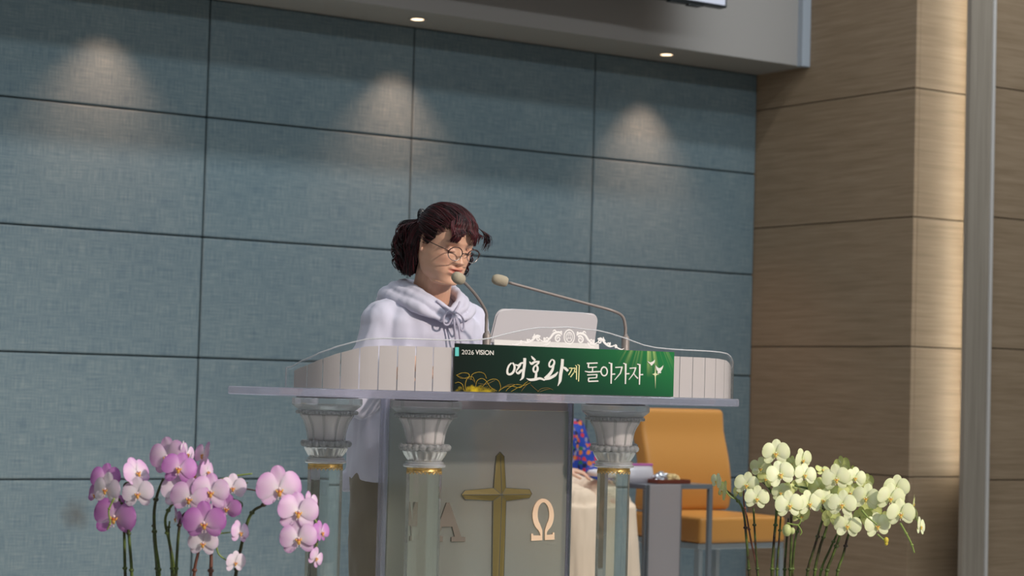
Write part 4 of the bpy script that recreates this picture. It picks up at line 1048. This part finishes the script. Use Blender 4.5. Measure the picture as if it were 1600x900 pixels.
# glasses
gl = MB(); rim = MB(); lens = MB()
LC = {}
for sx_ in (-1, 1):
    c_ = Vector((sx_*.0335, -.1085, .0000)); LC[sx_] = c_; n_ = 30
    P_ = [c_+Vector((.0235*math.cos(2*PI*k/n_), .0045*abs(math.cos(2*PI*k/n_))*(1 if True else 0)*0+(.006 if False else 0), .0215*math.sin(2*PI*k/n_)*(.92 if math.sin(2*PI*k/n_) > 0 else 1.0))) for k in range(n_)]
    for p in P_: p.y += .25*(abs(p.x)-.0335)*(1 if abs(p.x) > .0335 else 0)
    up_ = [HM @ (P_[k]*HS) for k in range(-1, n_//2+2)]; lo_ = [HM @ (P_[k % n_]*HS) for k in range(n_//2, n_+1)]
    gl.tube(up_, .0016, 6); rim.tube(lo_, .0013, 6)
    lens.add([HM @ (p*HS) for p in P_]+[HM @ ((p+Vector((0, .001, 0)))*HS) for p in P_], [tuple(range(n_)), tuple(range(n_, 2*n_))[::-1]])
    gl.tube([HM @ (Vector(p)*HS) for p in ((sx_*.057, -.1025, .004), (sx_*.0625, -.099, .006), (sx_*.0705, -.085, .007), (sx_*.0775, -.03, .006), (sx_*.080, .01, .006), (sx_*.078, .028, -.008))], .0014, 6)
    rim.tube([HM @ (Vector(p)*HS) for p in ((sx_*.011, -.109, -.004), (sx_*.010, -.104, -.009), (sx_*.009, -.100, -.013))], .0008, 5)
gl.tube([HM @ (Vector(p)*HS) for p in smooth_path([(-.0105, -.1090, .002), (-.005, -.112, .005), (.005, -.112, .005), (.0105, -.1090, .002)], 4)], .0013, 6)
gs = gl.build('glasses', M['glasses_metal'], wo, True)
rim.build('rim', M['glasses_rim'], gs, True); lens.build('lens', M['lens'], gs)

# --- seated person behind the pulpit
SX, SY = 5.66, -1.245
se = empty('person', (SX, SY, 0), 'seated person in blue floral blouse and cream skirt behind the pulpit', 'person')
S3 = lambda x, y, z: Vector((x, y, z))
HM2 = Matrix.Translation(S3(0, -.02, 1.125)) @ Matrix.Rotation(math.radians(8), 4, 'X')
b2_ = MB(); head_parts(b2_, HM2, .93)
b2_.capsule(HM2 @ Vector((0, .018, -.05)), S3(0, .0, .955), .048, .052, 20)
loft(b2_, [(S3(0, .01, .56), .16, .10), (S3(0, .02, .65), .13, .10), (S3(0, .01, .80), .145, .105), (S3(0, .0, .92), .13, .085), (S3(0, 0, .97), .06, .05)], 36)
for sd in (-1, 1):
    s1_, e1_, w1_ = S3(sd*.165, .0, .915), S3(sd*.215, -.06, .70), (S3(.185, -.27, .665) if sd > 0 else S3(-.10, -.27, .735))
    b2_.capsule(s1_, e1_, .044, .034); b2_.capsule(e1_, w1_, .034, .024); hand_parts(b2_, w1_, (-.35, -.8, -.35) if sd > 0 else (.8, -.6, -.10), (0, -.1, 1), sd*-1, .45, .9)
    b2_.capsule(S3(sd*.08, -.02, .60), S3(sd*.09, -.44, .585), .072, .055); b2_.capsule(S3(sd*.09, -.45, .56), S3(sd*.08, -.47, .09), .052, .032); b2_.capsule(S3(sd*.08, -.45, .07), S3(sd*.08, -.57, .04), .03, .025)
remeshed('body', b2_, .004, 2, M['skin'], se, paint_face(HM2, .93), .4)
bl = MB()
loft(bl, [(S3(0, .0, .60), .175, .115), (S3(0, .0, .68), .165, .115), (S3(0, .01, .80), .170, .125), (S3(0, .0, .90), .165, .105), (S3(0, 0, .96), .10, .075), (S3(0, 0, .975), .06, .06)], 40)
for sd in (-1, 1):
    bl.capsule(S3(sd*.155, .0, .905), S3(sd*.213, -.06, .70), .060, .060, 20); bl.capsule(S3(sd*.213, -.06, .70), (S3(.190, -.24, .675) if sd > 0 else S3(-.135, -.215, .735)), .055, .040, 20)
remeshed('blouse', bl, .007, 4, M['floral'], se, wrinkle(.008, 14, 14, 9, 4.4))
skt = MB()
for sd in (-1, 1): skt.capsule(S3(sd*.09, -.02, .610), S3(sd*.095, -.42, .585), .100, .080, 24)
loft(skt, [(S3(0, -.475, .20), .190, .110), (S3(0, -.47, .40), .185, .100), (S3(0, -.455, .58), .185, .085)], 40)
loft(skt, [(S3(0, -.01, .520), .18, .115), (S3(0, -.01, .66), .165, .115)], 36)
remeshed('skirt', skt, .009, 4, M['skirt'], se, wrinkle(.012, 20, 20, 3, 6.6))
for sd in (-1, 1):
    shoe = MB(); loft(shoe, [(S3(sd*.08, -.52, .002), .040, .12), (S3(sd*.08, -.52, .03), .042, .12), (S3(sd*.08, -.50, .065), .035, .08)], 28); shoe.build('shoe', M['skin_dark'], se, True)
h2 = MB(); V = []
for i in range(NZ+1):
    for k in range(48):
        th = 2*PI*k/48; zl = hairline(th)-.02*(abs(math.sin(th/2))); t = i/NZ; z = zl+(.1145-zl)*(1-(1-t)**1.6); V.append(HM2 @ (surf(th, z, .012+.002*math.sin(th*16))*.93))
h2.add(V, [(i*48+k, i*48+(k+1) % 48, (i+1)*48+(k+1) % 48, (i+1)*48+k) for i in range(NZ) for k in range(48)]+[tuple(NZ*48+k for k in range(48))])
h2.build('hair', M['hair'], se, True)
cg = MB(); loft(cg, [(S3(SX+.105, SY-.345, .708), .085, .075), (S3(SX+.105, SY-.345, .722), .090, .08), (S3(SX+.10, SY-.345, .733), .08, .07)], 36)
hk = remeshed('folded_cloth', cg, .006, 2, M['white_cloth'], None, wrinkle(.006, 25, 25, 8, 2.2)); tag(hk, 'folded white cloth lying on the lap of the seated person', 'cloth')

# ------------------------------------------------------------------ chairs
def chair(x0, x1, yb, yf, lab):
    cx_, cy_ = (x0+x1)/2, (yb+yf)/2; W = x1-x0; Dp = yb-yf
    c_ = empty('lounge_chair', (cx_, cy_, 0), lab, 'chair', 'orange leather chairs on the stage')
    zs, th_ = .497, .125
    def cushion(a, b, ch, name, mt, bend=None):
        bm = bmesh.new(); bmesh.ops.create_cube(bm, size=1); A, B = Vector(a), Vector(b)
        for v in bm.verts: v.co = Vector(((A[i]+B[i])/2+v.co[i]*(B[i]-A[i]) for i in range(3)))
        bmesh.ops.bevel(bm, geom=bm.edges[:], offset=ch, segments=4, affect='EDGES', profile=.6)
        bmesh.ops.subdivide_edges(bm, edges=[e for e in bm.edges if e.calc_length() > .12], cuts=10, use_grid_fill=True)
        if bend:
            for v in bm.verts: v.co = bend(v.co)
        return from_bm(name, bm, mt, c_, True)
    cushion((-W/2, -Dp/2, zs-th_), (W/2, Dp/2-.02, zs), .018, 'seat', M['orange'], lambda p: Vector((p.x, p.y, p.z+(.012*(1-(2*p.x/W)**2)*(1-(2*p.y/Dp)**2) if p.z > zs-.03 else 0))))
    def bend(p):
        t = (p.z-zs)/.52; yo = .055*(t-.15)-.035*math.sin(PI*max(0, min(1, t*1.3))); wx = 1+.025*math.exp(-((t-.18)/.16)**2)-.02*t
        return Vector((p.x*wx, p.y+yo, p.z))
    cushion((-W/2, Dp/2-.125, zs+.006), (W/2, Dp/2-.02, zs+.525), .028, 'backrest', M['orange'], bend)
    MB().box((-W/2, -Dp/2+.01, zs-th_-.030), (W/2, Dp/2-.02, zs-th_-.001), .003).build('seat_frame', M['chrome'], c_)
    for sx_ in (-1, 1):
        for sy_ in (-1, 1):
            xx = sx_*(W/2-.014); yy = sy_*(Dp/2-.025) if sy_ < 0 else Dp/2-.045
            MB().box((xx-.012, yy-.02, .0), (xx+.012, yy+.02, zs-th_-.031), .003).build('leg', M['chrome'], c_)
    MB().box((-W/2+.03, -.012, .002), (W/2-.03, .012, .016), .002).build('stretcher', M['chrome'], c_)
    return c_
chair(6.405, 6.955, -.93, -1.50, 'empty tan orange leather chair with steel legs beside the side table')
chair(5.385, 5.935, -.93, -1.50, 'tan orange chair under the seated person, mostly hidden behind the pulpit')

# side table
tx0, tx1, ty0, ty1, tz = 5.965, 6.375, -1.63, -1.20, .668
tb = empty('side_table', ((tx0+tx1)/2, (ty0+ty1)/2, 0), 'grey edged side table with frosted front panel between the two chairs', 'table')
hw, hd2 = (tx1-tx0)/2, (ty1-ty0)/2
MB().box((-hw, -hd2, tz-.022), (hw, hd2, tz), .002).build('tabletop', M['smoke_edge'], tb)
for sx_ in (-1, 1):
    for sy_ in (-1, 1):
        MB().box((sx_*hw-(.022 if sx_ > 0 else 0), sy_*hd2-(.022 if sy_ > 0 else 0), 0), (sx_*hw+(.022 if sx_ < 0 else 0), sy_*hd2+(.022 if sy_ < 0 else 0), tz-.0225), .002).build('leg', M['smoke_edge'], tb)
p0 = aty(1013, 800, ty0-.01).x-(tx0+tx1)/2; p1 = aty(1062, 800, ty0-.01).x-(tx0+tx1)/2
fp = MB().box((p0, -hd2-.018, 0), (p1, -hd2-.003, tz), .002).build('front_panel', M['frost_table'], tb)
MB().box((p0-.004, -hd2-.02, 0), (p0-.0005, -hd2-.001, tz), .001).box((p1+.0005, -hd2-.02, 0), (p1+.004, -hd2-.001, tz), .001).build('panel_edge', M['smoke_edge'], fp)
# zip bag
a0 = aty(984, 747, -1.50).x; a1 = aty(1026, 747, -1.50).x
zb_o = empty('zip_bag', ((a0+a1)/2, -1.46, tz), 'clear zip bag with magenta seal standing on the side table', 'bag')
hw2 = (a1-a0)/2; zm = MB(); loft(zm, [(S3(0, 0, .001), hw2, .035), (S3(0, 0, .03), hw2*1.0, .040), (S3(.002, 0, .062), hw2*.97, .026), (S3(.004, 0, .080), hw2*.95, .010)], 36, 3.2)
zm.build('bag_body', frosted('plastic_bag', (.78, .72, .76), .12, .3, .10, .3), zb_o, True)
MB().box((-hw2*.95, -.011, .0805), (hw2*1.0, .011, .092), .003).build('seal_strip', mat('magenta_seal', (.52, .13, .36), .35), zb_o)
# tray with wrapped sweets
a0 = aty(1017, 747, -1.52).x; a1 = aty(1068, 747, -1.52).x
ty_ = empty('wooden_tray', ((a0+a1)/2, -1.52, tz), 'small dark red wooden tray on the right side of the side table', 'tray')
hw3 = (a1-a0)/2
t_ = MB().box((-hw3, -.055, .0005), (hw3, .055, .006), .001)
for a, b_ in (((-hw3, -.055), (hw3, -.050)), ((-hw3, .050), (hw3, .055)), ((-hw3, -.050), (-hw3+.005, .050)), ((hw3-.005, -.050), (hw3, .050))): t_.box((a[0], a[1], .006), (b_[0], b_[1], .020), .001)
t_.build('tray_body', mat('dark_red_wood', (.16, .035, .018), .35), ty_)
def crumple(name, loc, r, mt, lab, cat, seed):
    bm = bmesh.new(); bmesh.ops.create_icosphere(bm, subdivisions=4, radius=1)
    for v in bm.verts:
        n_ = v.co.normalized(); k = 1+.35*noise.noise(n_*2.2+Vector((seed, 0, 0)))+.15*noise.noise(n_*6+Vector((0, seed, 0))); v.co = Vector((n_.x*r[0]*k, n_.y*r[1]*k, max(-.8, n_.z*k)*r[2]))
    o_ = from_bm(name, bm, mt, None, False); o_.location = loc; return tag(o_, lab, cat)
lx = (a0+a1)/2
crumple('wrapped_snack', (lx-.040, -1.52, tz+.0285), (.036, .03, .026), mat('silver_foil', (.62, .62, .66), .25, .8), 'crumpled silver foil wrapper on the red tray', 'wrapper', 1.3)
crumple('wrapped_snack', (lx+.022, -1.52, tz+.0245), (.044, .03, .021), mat('pale_gold_wrapper', (.75, .55, .27), .3, .4), 'pale gold wrapped snack on the red tray', 'snack', 4.1)

# ------------------------------------------------------------------ orchids
def petal(L, W, cup, curve, peak=.55, n=10, m_=8):
    """rounded petal from the origin along +z, width along x, facing -y"""
    V = []; UV = []
    for i in range(n+1):
        t = .5-.5*math.cos(PI*i/n); t = max(.0, min(1, t))
        if t < peak: w = (.10+.90*math.sin(PI/2*t/peak)**1.15)
        else: w = math.sqrt(max(0, 1-((t-peak)/(1-peak))**2.3))
        w = max(w, .02)*W/2
        for k in range(m_+1):
            u = -1+2*k/m_
            V.append((u*w, -curve*t*t*L*.5-cup*(1-u*u)*W*.18*math.sin(PI*t)+.010*L*math.sin(u*4+t*5), t*L)); UV.append((u, t))
    return V, [(i*(m_+1)+k, i*(m_+1)+k+1, (i+1)*(m_+1)+k+1, (i+1)*(m_+1)+k) for i in range(n) for k in range(m_)], UV
def make_flower(kind, pal, rnd_):
    """Phalaenopsis bloom of unit diameter facing -y: five petals; lip and column are separate pieces"""
    edge, mid, heart = [np.array(c_) for c_ in pal]; V = []; Fc = []; Cc = []
    spec = [(0, .52, .34, .020), (130, .49, .31, .022), (-130, .49, .31, .022), (74, .52, .60, -.006), (-74, .52, .60, -.006)]
    for j, (ang_, L, W, back) in enumerate(spec):
        big = j >= 3; L *= rnd_.uniform(.94, 1.04)
        v_, f_, uv = petal(L, W*rnd_.uniform(.94, 1.05), .45 if big else .2, rnd_.uniform(-.22, .28), .56 if big else .58)
        R3 = Matrix.Rotation(math.radians(ang_+rnd_.uniform(-6, 6)), 3, 'Y') @ Matrix.Rotation(math.radians(rnd_.uniform(-16, 8)), 3, 'X')
        k0_ = len(V); blotch = rnd_.uniform(.0, .35)
        for p, (u, t) in zip(v_, uv):
            q_ = R3 @ Vector(p); V.append((q_.x, q_.y+back, q_.z))
            e = abs(u)**2*.45*(.3+.7*t)+t**1.5*.45+blotch*t; vein = .10*math.sin(u*20)*(1-t*.6)
            e = min(1, max(0, e+vein)); c_ = heart*(1-min(1, t*2.5))+mid*min(1, t*2.5); c_ = c_*(1-e)+edge*e
            Cc.append(c_)
        Fc += [tuple(a+k0_ for a in f__) for f__ in f_]
    me = bpy.data.meshes.new('flower'); me.from_pydata([tuple(v) for v in V], [], Fc)
    at_ = me.color_attributes.new('Col', 'FLOAT_COLOR', 'POINT'); at_.data.foreach_set('color', np.c_[np.clip(np.array(Cc), 0, 1), np.ones(len(V))].ravel())
    me.materials.append(M['petal']); me.polygons.foreach_set('use_smooth', [True]*len(me.polygons)); return me
def make_lip(c1, c2, c3):
    mb_ = MB(); mats_ = [mat('lip_outer', c1, .45), mat('lip_heart', c2, .45), mat('column_white', c3, .4)]
    a = MB(); a.ball((0, -.07, -.105), (.046, .030, .070), 12, Matrix.Rotation(.5, 3, 'X'))
    for s_ in (-1, 1): a.ball((s_*.058, -.075, -.035), (.022, .026, .050), 10, Matrix.Rotation(s_*.5, 3, 'Y'))
    n1 = len(a.f)
    a.ball((0, -.085, -.045), (.038, .03, .035), 10); n2 = len(a.f)
    a.ball((0, -.065, .015), (.028, .04, .034), 10)
    a.tube(smooth_path([(-.02, -.10, -.16), (-.05, -.115, -.20), (-.02, -.12, -.215)], 4), .008, 5); a.tube(smooth_path([(.02, -.10, -.16), (.05, -.115, -.20), (.02, -.12, -.215)], 4), .008, 5)
    me = bpy.data.meshes.new('lip'); me.from_pydata(a.v, [], a.f)
    for x in mats_: me.materials.append(x)
    me.polygons.foreach_set('material_index', [0 if i < n1 else 1 if i < n2 else 2 for i in range(len(a.f))]); me.polygons.foreach_set('use_smooth', [True]*len(a.f)); return me
def orchid(name, lab, zoom, depth0, soil, flowers, palettes, lipm, stems, buds, real, potr):
    """flowers: (x, y, diameter px, palette, yaw, pitch, roll, depth offset) in the closer view"""
    kx, ox, oy = zoom; G_ = lambda x, y, d: at(x/kx+ox, y/kx+oy, d)
    root = empty(name, soil, lab, 'plant'); L = lambda p: Vector(p)-root.location
    rn = random.Random(3); variants = [[make_flower(0, p_, rn) for _ in range(5)] for p_ in palettes]
    for (x, y, dia, pal, yaw, pit, rol, dd) in flowers:
        d = depth0+dd; P = G_(x, y, d); sz = dia/kx*d/F*1.10
        f_ = bpy.data.objects.new('flower', rn.choice(variants[pal])); link(f_, root); f_.location = L(P); f_.scale = (sz, sz, sz)
        f_.rotation_euler = Euler((math.radians(-pit+rn.uniform(-9, 9)), math.radians(rol+rn.uniform(-7, 7)), math.radians(-33.75+yaw+rn.uniform(-14, 14))), 'XYZ')
        l_ = bpy.data.objects.new('lip', lipm); link(l_, f_); 
    for (pp, r, mname, d0, d1) in stems:
        pts = [L(G_(x, y, depth0+(d0+(d1-d0)*i/(len(pp)-1)))) for i, (x, y) in enumerate(pp)]
        if pp[0][1] > 840:    # carry the stem down into the pot
            b0 = pts[0]; dirn = Vector((b0.x, b0.y, 0)); tgt = dirn*min(1, potr*.75/max(dirn.length, 1e-6)) if dirn.length > potr*.75 else dirn*.8
            pts = [Vector((tgt.x, tgt.y, -.02)), Vector(((tgt.x+b0.x)/2*1.0, (tgt.y+b0.y)/2, b0.z*.5))]+pts
        P_ = smooth_path(pts, 7); n_ = len(P_)
        mb_ = MB().tube(P_, [r*(1-.35*i/(n_-1)) for i in range(n_)], 7)
        if len(pp) > 3 or pp[0][1] > 840:
            for i in range(6, n_-3, 9): mb_.ball(P_[i], (r*1.45, r*1.45, r*1.1), 7)
        mb_.build('stem', M[mname], root, True)
    for (x, y, s_, mn, dd) in buds:
        P = L(G_(x, y, depth0+dd)); sz = s_/kx*depth0/F/2; MB().ball(P, (sz*.85, sz*.85, sz*1.1), 12).build('bud', M[mn], root, True)
    return root
def pot(root, r, h):
    MB().lathe([(r*.72, -h), (r*.80, -h+.01), (r*.98, -.02), (r*1.04, -.01), (r*1.06, .012), (r*.98, .014), (r*.94, -.012)], 40).build('pot', M['pot'], root, True)
    s_ = MB().lathe([(.001, -.006), (r*.93, -.010)], 32, caps=False).build('soil', M['soil'], root)
    for k in range(7):
        a = k*.9+.3; pts = [Vector((r*.3*math.cos(a), r*.3*math.sin(a), -.01)), Vector((r*1.0*math.cos(a), r*1.0*math.sin(a), .09)), Vector((r*1.7*math.cos(a), r*1.7*math.sin(a), .10)), Vector((r*2.1*math.cos(a), r*2.1*math.sin(a), .05))]
        P_ = smooth_path(pts, 6); V = []; sdv = Vector((-math.sin(a), math.cos(a), 0)); n_ = len(P_)
        for i, p in enumerate(P_):
            w = .035*math.sin(PI*(.15+.85*i/(n_-1)))**.6 if i < n_-1 else .002
            V += [p+sdv*w+Vector((0, 0, .010)), p, p-sdv*w+Vector((0, 0, .010)), p-Vector((0, 0, .003))]
        Fc = []
        for i in range(n_-1):
            for j in range(4): Fc.append((4*i+j, 4*i+(j+1) % 4, 4*i+4+(j+1) % 4, 4*i+4+j))
        Fc += [(3, 2, 1, 0), (4*n_-4, 4*n_-3, 4*n_-2, 4*n_-1)]
        obj('leaf', V, Fc, M['leaf'], root, True)
pk0 = [(.76, .58, .76), (.82, .76, .80), (.80, .72, .78)]        # almost white
pk1 = [(.62, .28, .62), (.80, .66, .78), (.84, .78, .82)]        # soft pink
pk2 = [(.44, .11, .46), (.62, .32, .62), (.78, .62, .74)]        # strong magenta
LF = [ # x, y, dia, palette, yaw, pitch, roll, depth
 (235, 320, 165, 2, -20, 8, -8, .05), (180, 410, 120, 2, -40, 0, 10, .06), (290, 535, 235, 2, 0, -5, 6, .03), (240, 380, 170, 0, -12, 5, 4, 0.0),
 (415, 285, 165, 1, 38, 10, -14, .03), (420, 405, 170, 0, 8, 4, 0, 0.01), (590, 195, 215, 1, -8, 0, -8, .05), (700, 180, 120, 1, 60, 10, 10, .08),
 (655, 262, 185, 2, 10, 6, 10, .0), (795, 185, 150, 1, -48, 5, -10, .05), (815, 280, 130, 1, 60, 0, 8, .04), (740, 300, 130, 1, 10, 0, 0, .05),
 (655, 385, 190, 0, -10, 5, -6, .01), (715, 430, 200, 1, 4, 0, 6, -.03), (835, 395, 195, 1, 8, 6, 2, -.02), (958, 370, 140, 0, 20, 0, 4, .03),
 (925, 485, 150, 2, 12, -14, 14, -.01), (860, 510, 120, 1, -10, 0, 0, .03), (640, 545, 120, 2, -60, 0, 0, .04), (797, 570, 215, 2, 0, -4, 0, -.05),
 (790, 685, 160, 0, -6, 2, 6, -.03), (1000, 625, 130, 1, 45, 0, 8, 0), (972, 795, 120, 0, 40, 4, 4, 0), (1222, 380, 235, 1, 4, 0, 0, 0),
 (1330, 510, 215, 1, 10, 2, 4, -.04), (1332, 660, 200, 1, 0, -4, -4, -.05), (1400, 445, 105, 1, 50, 6, 10, .03), (1462, 625, 130, 2, 62, 0, 0, .02), (1432, 770, 115, 1, 60, 0, 20, .02), (680, 145, 70, 0, 70, 0, 5, .05)]
LS = [([(385, 873), (375, 720), (355, 520), (320, 445), (285, 430)], .0042, 'stem', .05, .02), ([(348, 873), (342, 620), (338, 470), (350, 400)], .0042, 'stem', .06, .05),
 ([(540, 873), (520, 700), (512, 520), (530, 410), (565, 320)], .0048, 'stem', .04, .04), ([(528, 873), (510, 650), (512, 520)], .0036, 'stem', .055, .055),
 ([(625, 873), (600, 690), (575, 560), (605, 480), (660, 430)], .0042, 'stem', .05, .03), ([(612, 873), (596, 640), (600, 560)], .0030, 'stem', .06, .06), ([(636, 873), (650, 640), (668, 540), (715, 500)], .0042, 'stem', .03, .02),
 ([(738, 873), (762, 740), (780, 600)], .0045, 'stem_brown', .03, .03), ([(833, 873), (836, 760), (830, 600)], .0052, 'stem_brown', .03, .04),
 ([(975, 873), (1010, 690), (1045, 560), (1080, 500), (1135, 468), (1225, 400)], .0045, 'stem', .04, .03), ([(1225, 400), (1330, 440), (1430, 560), (1440, 640), (1425, 760)], .0028, 'stem_green', .04, .04),
 ([(890, 325), (980, 303), (1070, 291)], .0026, 'stem_green', .06, .06), ([(1010, 375), (1060, 382), (1100, 390)], .0020, 'stem_brown', .05, .05), ([(960, 435), (1012, 460), (1000, 512)], .0020, 'stem', .03, .03), ([(1005, 358), (1045, 342)], .0020, 'stem', .05, .05),
 ([(285, 430), (255, 500), (262, 570), (245, 610)], .0024, 'stem_green', -.01, -.01), ([(862, 640), (875, 740), (925, 785)], .0024, 'stem_green', 0, 0), ([(875, 632), (950, 624)], .0020, 'stem_green', 0, 0), ([(350, 400), (345, 350), (410, 330)], .0026, 'stem', .05, .05)]
lipA = make_lip((.80, .42, .10), (.55, .12, .03), (.80, .62, .66))
pos = at(250, 880, 4.62); soilL = (pos.x+.06, pos.y+.03, .36)
oL = orchid('potted_orchid', 'pink and white moth orchid arrangement at the left of the pulpit', (3.636, 100, 660), 4.55, soilL, LF, [pk0, pk1, pk2], lipA, LS, [], .09, .17)
pot(oL, .17, .359)
wh0 = [(.77, .82, .46), (.84, .87, .62), (.70, .78, .34)]; wh1 = [(.58, .64, .20), (.72, .74, .36), (.60, .66, .24)]
RF = [(570, 180, 150, 0, 0, 5, 0, 0), (725, 220, 120, 0, 45, 0, -10, .03), (665, 240, 80, 1, -50, 0, 10, .06), (482, 265, 120, 0, -20, -20, 10, .04), (515, 330, 105, 1, -12, 0, 20, .05), (597, 305, 155, 0, 4, 6, -16, -.03), (740, 308, 125, 0, 2, 4, 0, -.02),
 (225, 345, 90, 0, -48, 0, 10, .04), (262, 400, 110, 1, -62, 0, 30, .03), (400, 365, 135, 0, 0, 0, 4, 0), (460, 445, 135, 0, 6, 0, 8, -.02), (350, 405, 75, 1, -60, 0, 0, .05), (845, 280, 80, 1, 10, 50, 0, .08),
 (925, 330, 155, 0, 0, 0, 0, -.02), (1035, 325, 115, 0, 10, 0, 6, .01), (960, 250, 95, 1, 120, 10, 10, .06), (1010, 285, 80, 1, 100, 0, 0, .05), (1105, 345, 85, 1, 150, 0, 0, .06), (825, 385, 120, 1, -8, 0, 0, .03), (1005, 412, 130, 1, 4, 0, 0, .02),
 (602, 412, 105, 0, -14, 4, 0, .02), (650, 485, 155, 0, 0, 2, 0, -.05), (765, 475, 140, 0, 14, 0, -14, -.02), (850, 455, 130, 0, -8, 0, 12, -.01), (960, 482, 155, 0, 0, 2, 0, -.06), (1100, 442, 150, 0, 0, 0, 0, -.02),
 (1240, 442, 155, 0, 2, 2, 0, -.04), (1275, 385, 145, 0, 10, 0, 0, .02), (1300, 535, 155, 0, 0, 0, 0, -.05), (1375, 475, 95, 1, 70, 0, 0, .03), (1390, 540, 80, 1, 100, 0, 10, .03), (1417, 610, 110, 0, 62, 0, 10, -.01), (990, 605, 145, 0, 0, 0, 0, -.03), (1165, 605, 145, 0, 6, 0, -4, -.02),
 (1075, 560, 120, 1, 140, 0, 0, .04), (890, 560, 110, 1, 150, 0, 10, .03), (720, 545, 115, 1, 20, -30, 0, .02), (640, 395, 100, 1, 30, 0, 0, .05), (705, 375, 90, 1, 160, 0, 0, .08), (780, 345, 80, 1, 160, 0, 0, .09), (1130, 515, 110, 1, 160, 0, 0, .06), (1210, 560, 80, 1, 150, 0, 0, .06), (900, 410, 90, 1, 160, 0, 0, .08), (870, 500, 80, 1, 170, 0, 0, .06)]
RS = [([(415, 890), (400, 700), (380, 520), (335, 445), (275, 395)], .0046, 'stem', .06, .03), ([(462, 890), (425, 690), (402, 560), (385, 480), (382, 390)], .0034, 'stem_brown', .07, .05), ([(466, 890), (450, 680), (440, 500)], .0042, 'stem', .05, .05),
 ([(548, 890), (560, 700), (574, 480), (530, 385), (450, 310)], .0048, 'stem', .06, .06), ([(578, 890), (590, 700), (600, 550)], .0040, 'stem', .07, .07), ([(622, 890), (632, 720), (645, 560)], .0044, 'stem', .07, .06), ([(655, 890), (662, 700), (660, 540)], .0050, 'stem', .05, .05), ([(668, 890), (685, 690), (712, 590)], .0044, 'stem', .06, .04),
 ([(755, 890), (795, 740), (845, 570)], .0048, 'stem', .07, .06), ([(798, 890), (830, 730), (870, 600), (840, 470), (770, 395), (680, 370)], .0046, 'stem', .06, .05), ([(832, 890), (890, 740), (930, 655)], .0044, 'stem', .06, .05), ([(868, 890), (905, 780), (950, 650), (955, 550)], .0052, 'stem', .04, .03), ([(930, 890), (965, 780), (1000, 650), (1060, 560)], .0046, 'stem', .05, .04),
 ([(1075, 515), (1110, 555), (1165, 600)], .0034, 'stem_green', -.06, -.06), ([(1165, 655), (1195, 680), (1215, 700)], .0026, 'stem_green', -.02, -.02), ([(1300, 590), (1340, 660), (1365, 710), (1383, 765)], .0034, 'stem_green', -.04, -.04), ([(1060, 560), (1180, 480), (1290, 450), (1380, 540), (1410, 600)], .0034, 'stem_green', .05, .04),
 ([(635, 590), (700, 600), (715, 570), (690, 555)], .0026, 'stem_green', 0, 0), ([(700, 600), (722, 640), (712, 662)], .0024, 'stem_green', 0, 0), ([(590, 215), (620, 240), (690, 240)], .0030, 'stem_green', .06, .06), ([(275, 395), (300, 430), (330, 450)], .0024, 'stem_green', .02, .02)]
RB = [(636, 632, 66, 'bud_green', -.01), (668, 636, 38, 'bud_green', 0), (1218, 690, 34, 'bud_yellow', -.02), (1218, 708, 26, 'bud_yellow', -.02)]
lipB = make_lip((.82, .62, .16), (.62, .26, .03), (.82, .76, .52))
pos = at(1255, 880, 5.80); soilR = (pos.x, pos.y, .36)
oR = orchid('potted_orchid', 'pale green and cream moth orchid arrangement at the right of the pulpit', (3.75, 1060, 660), 5.75, soilR, RF, [wh0, wh1], lipB, RS, RB, .07, .17)
pot(oR, .17, .359)
# plant stands are not in view; the pots stand on the stage floor
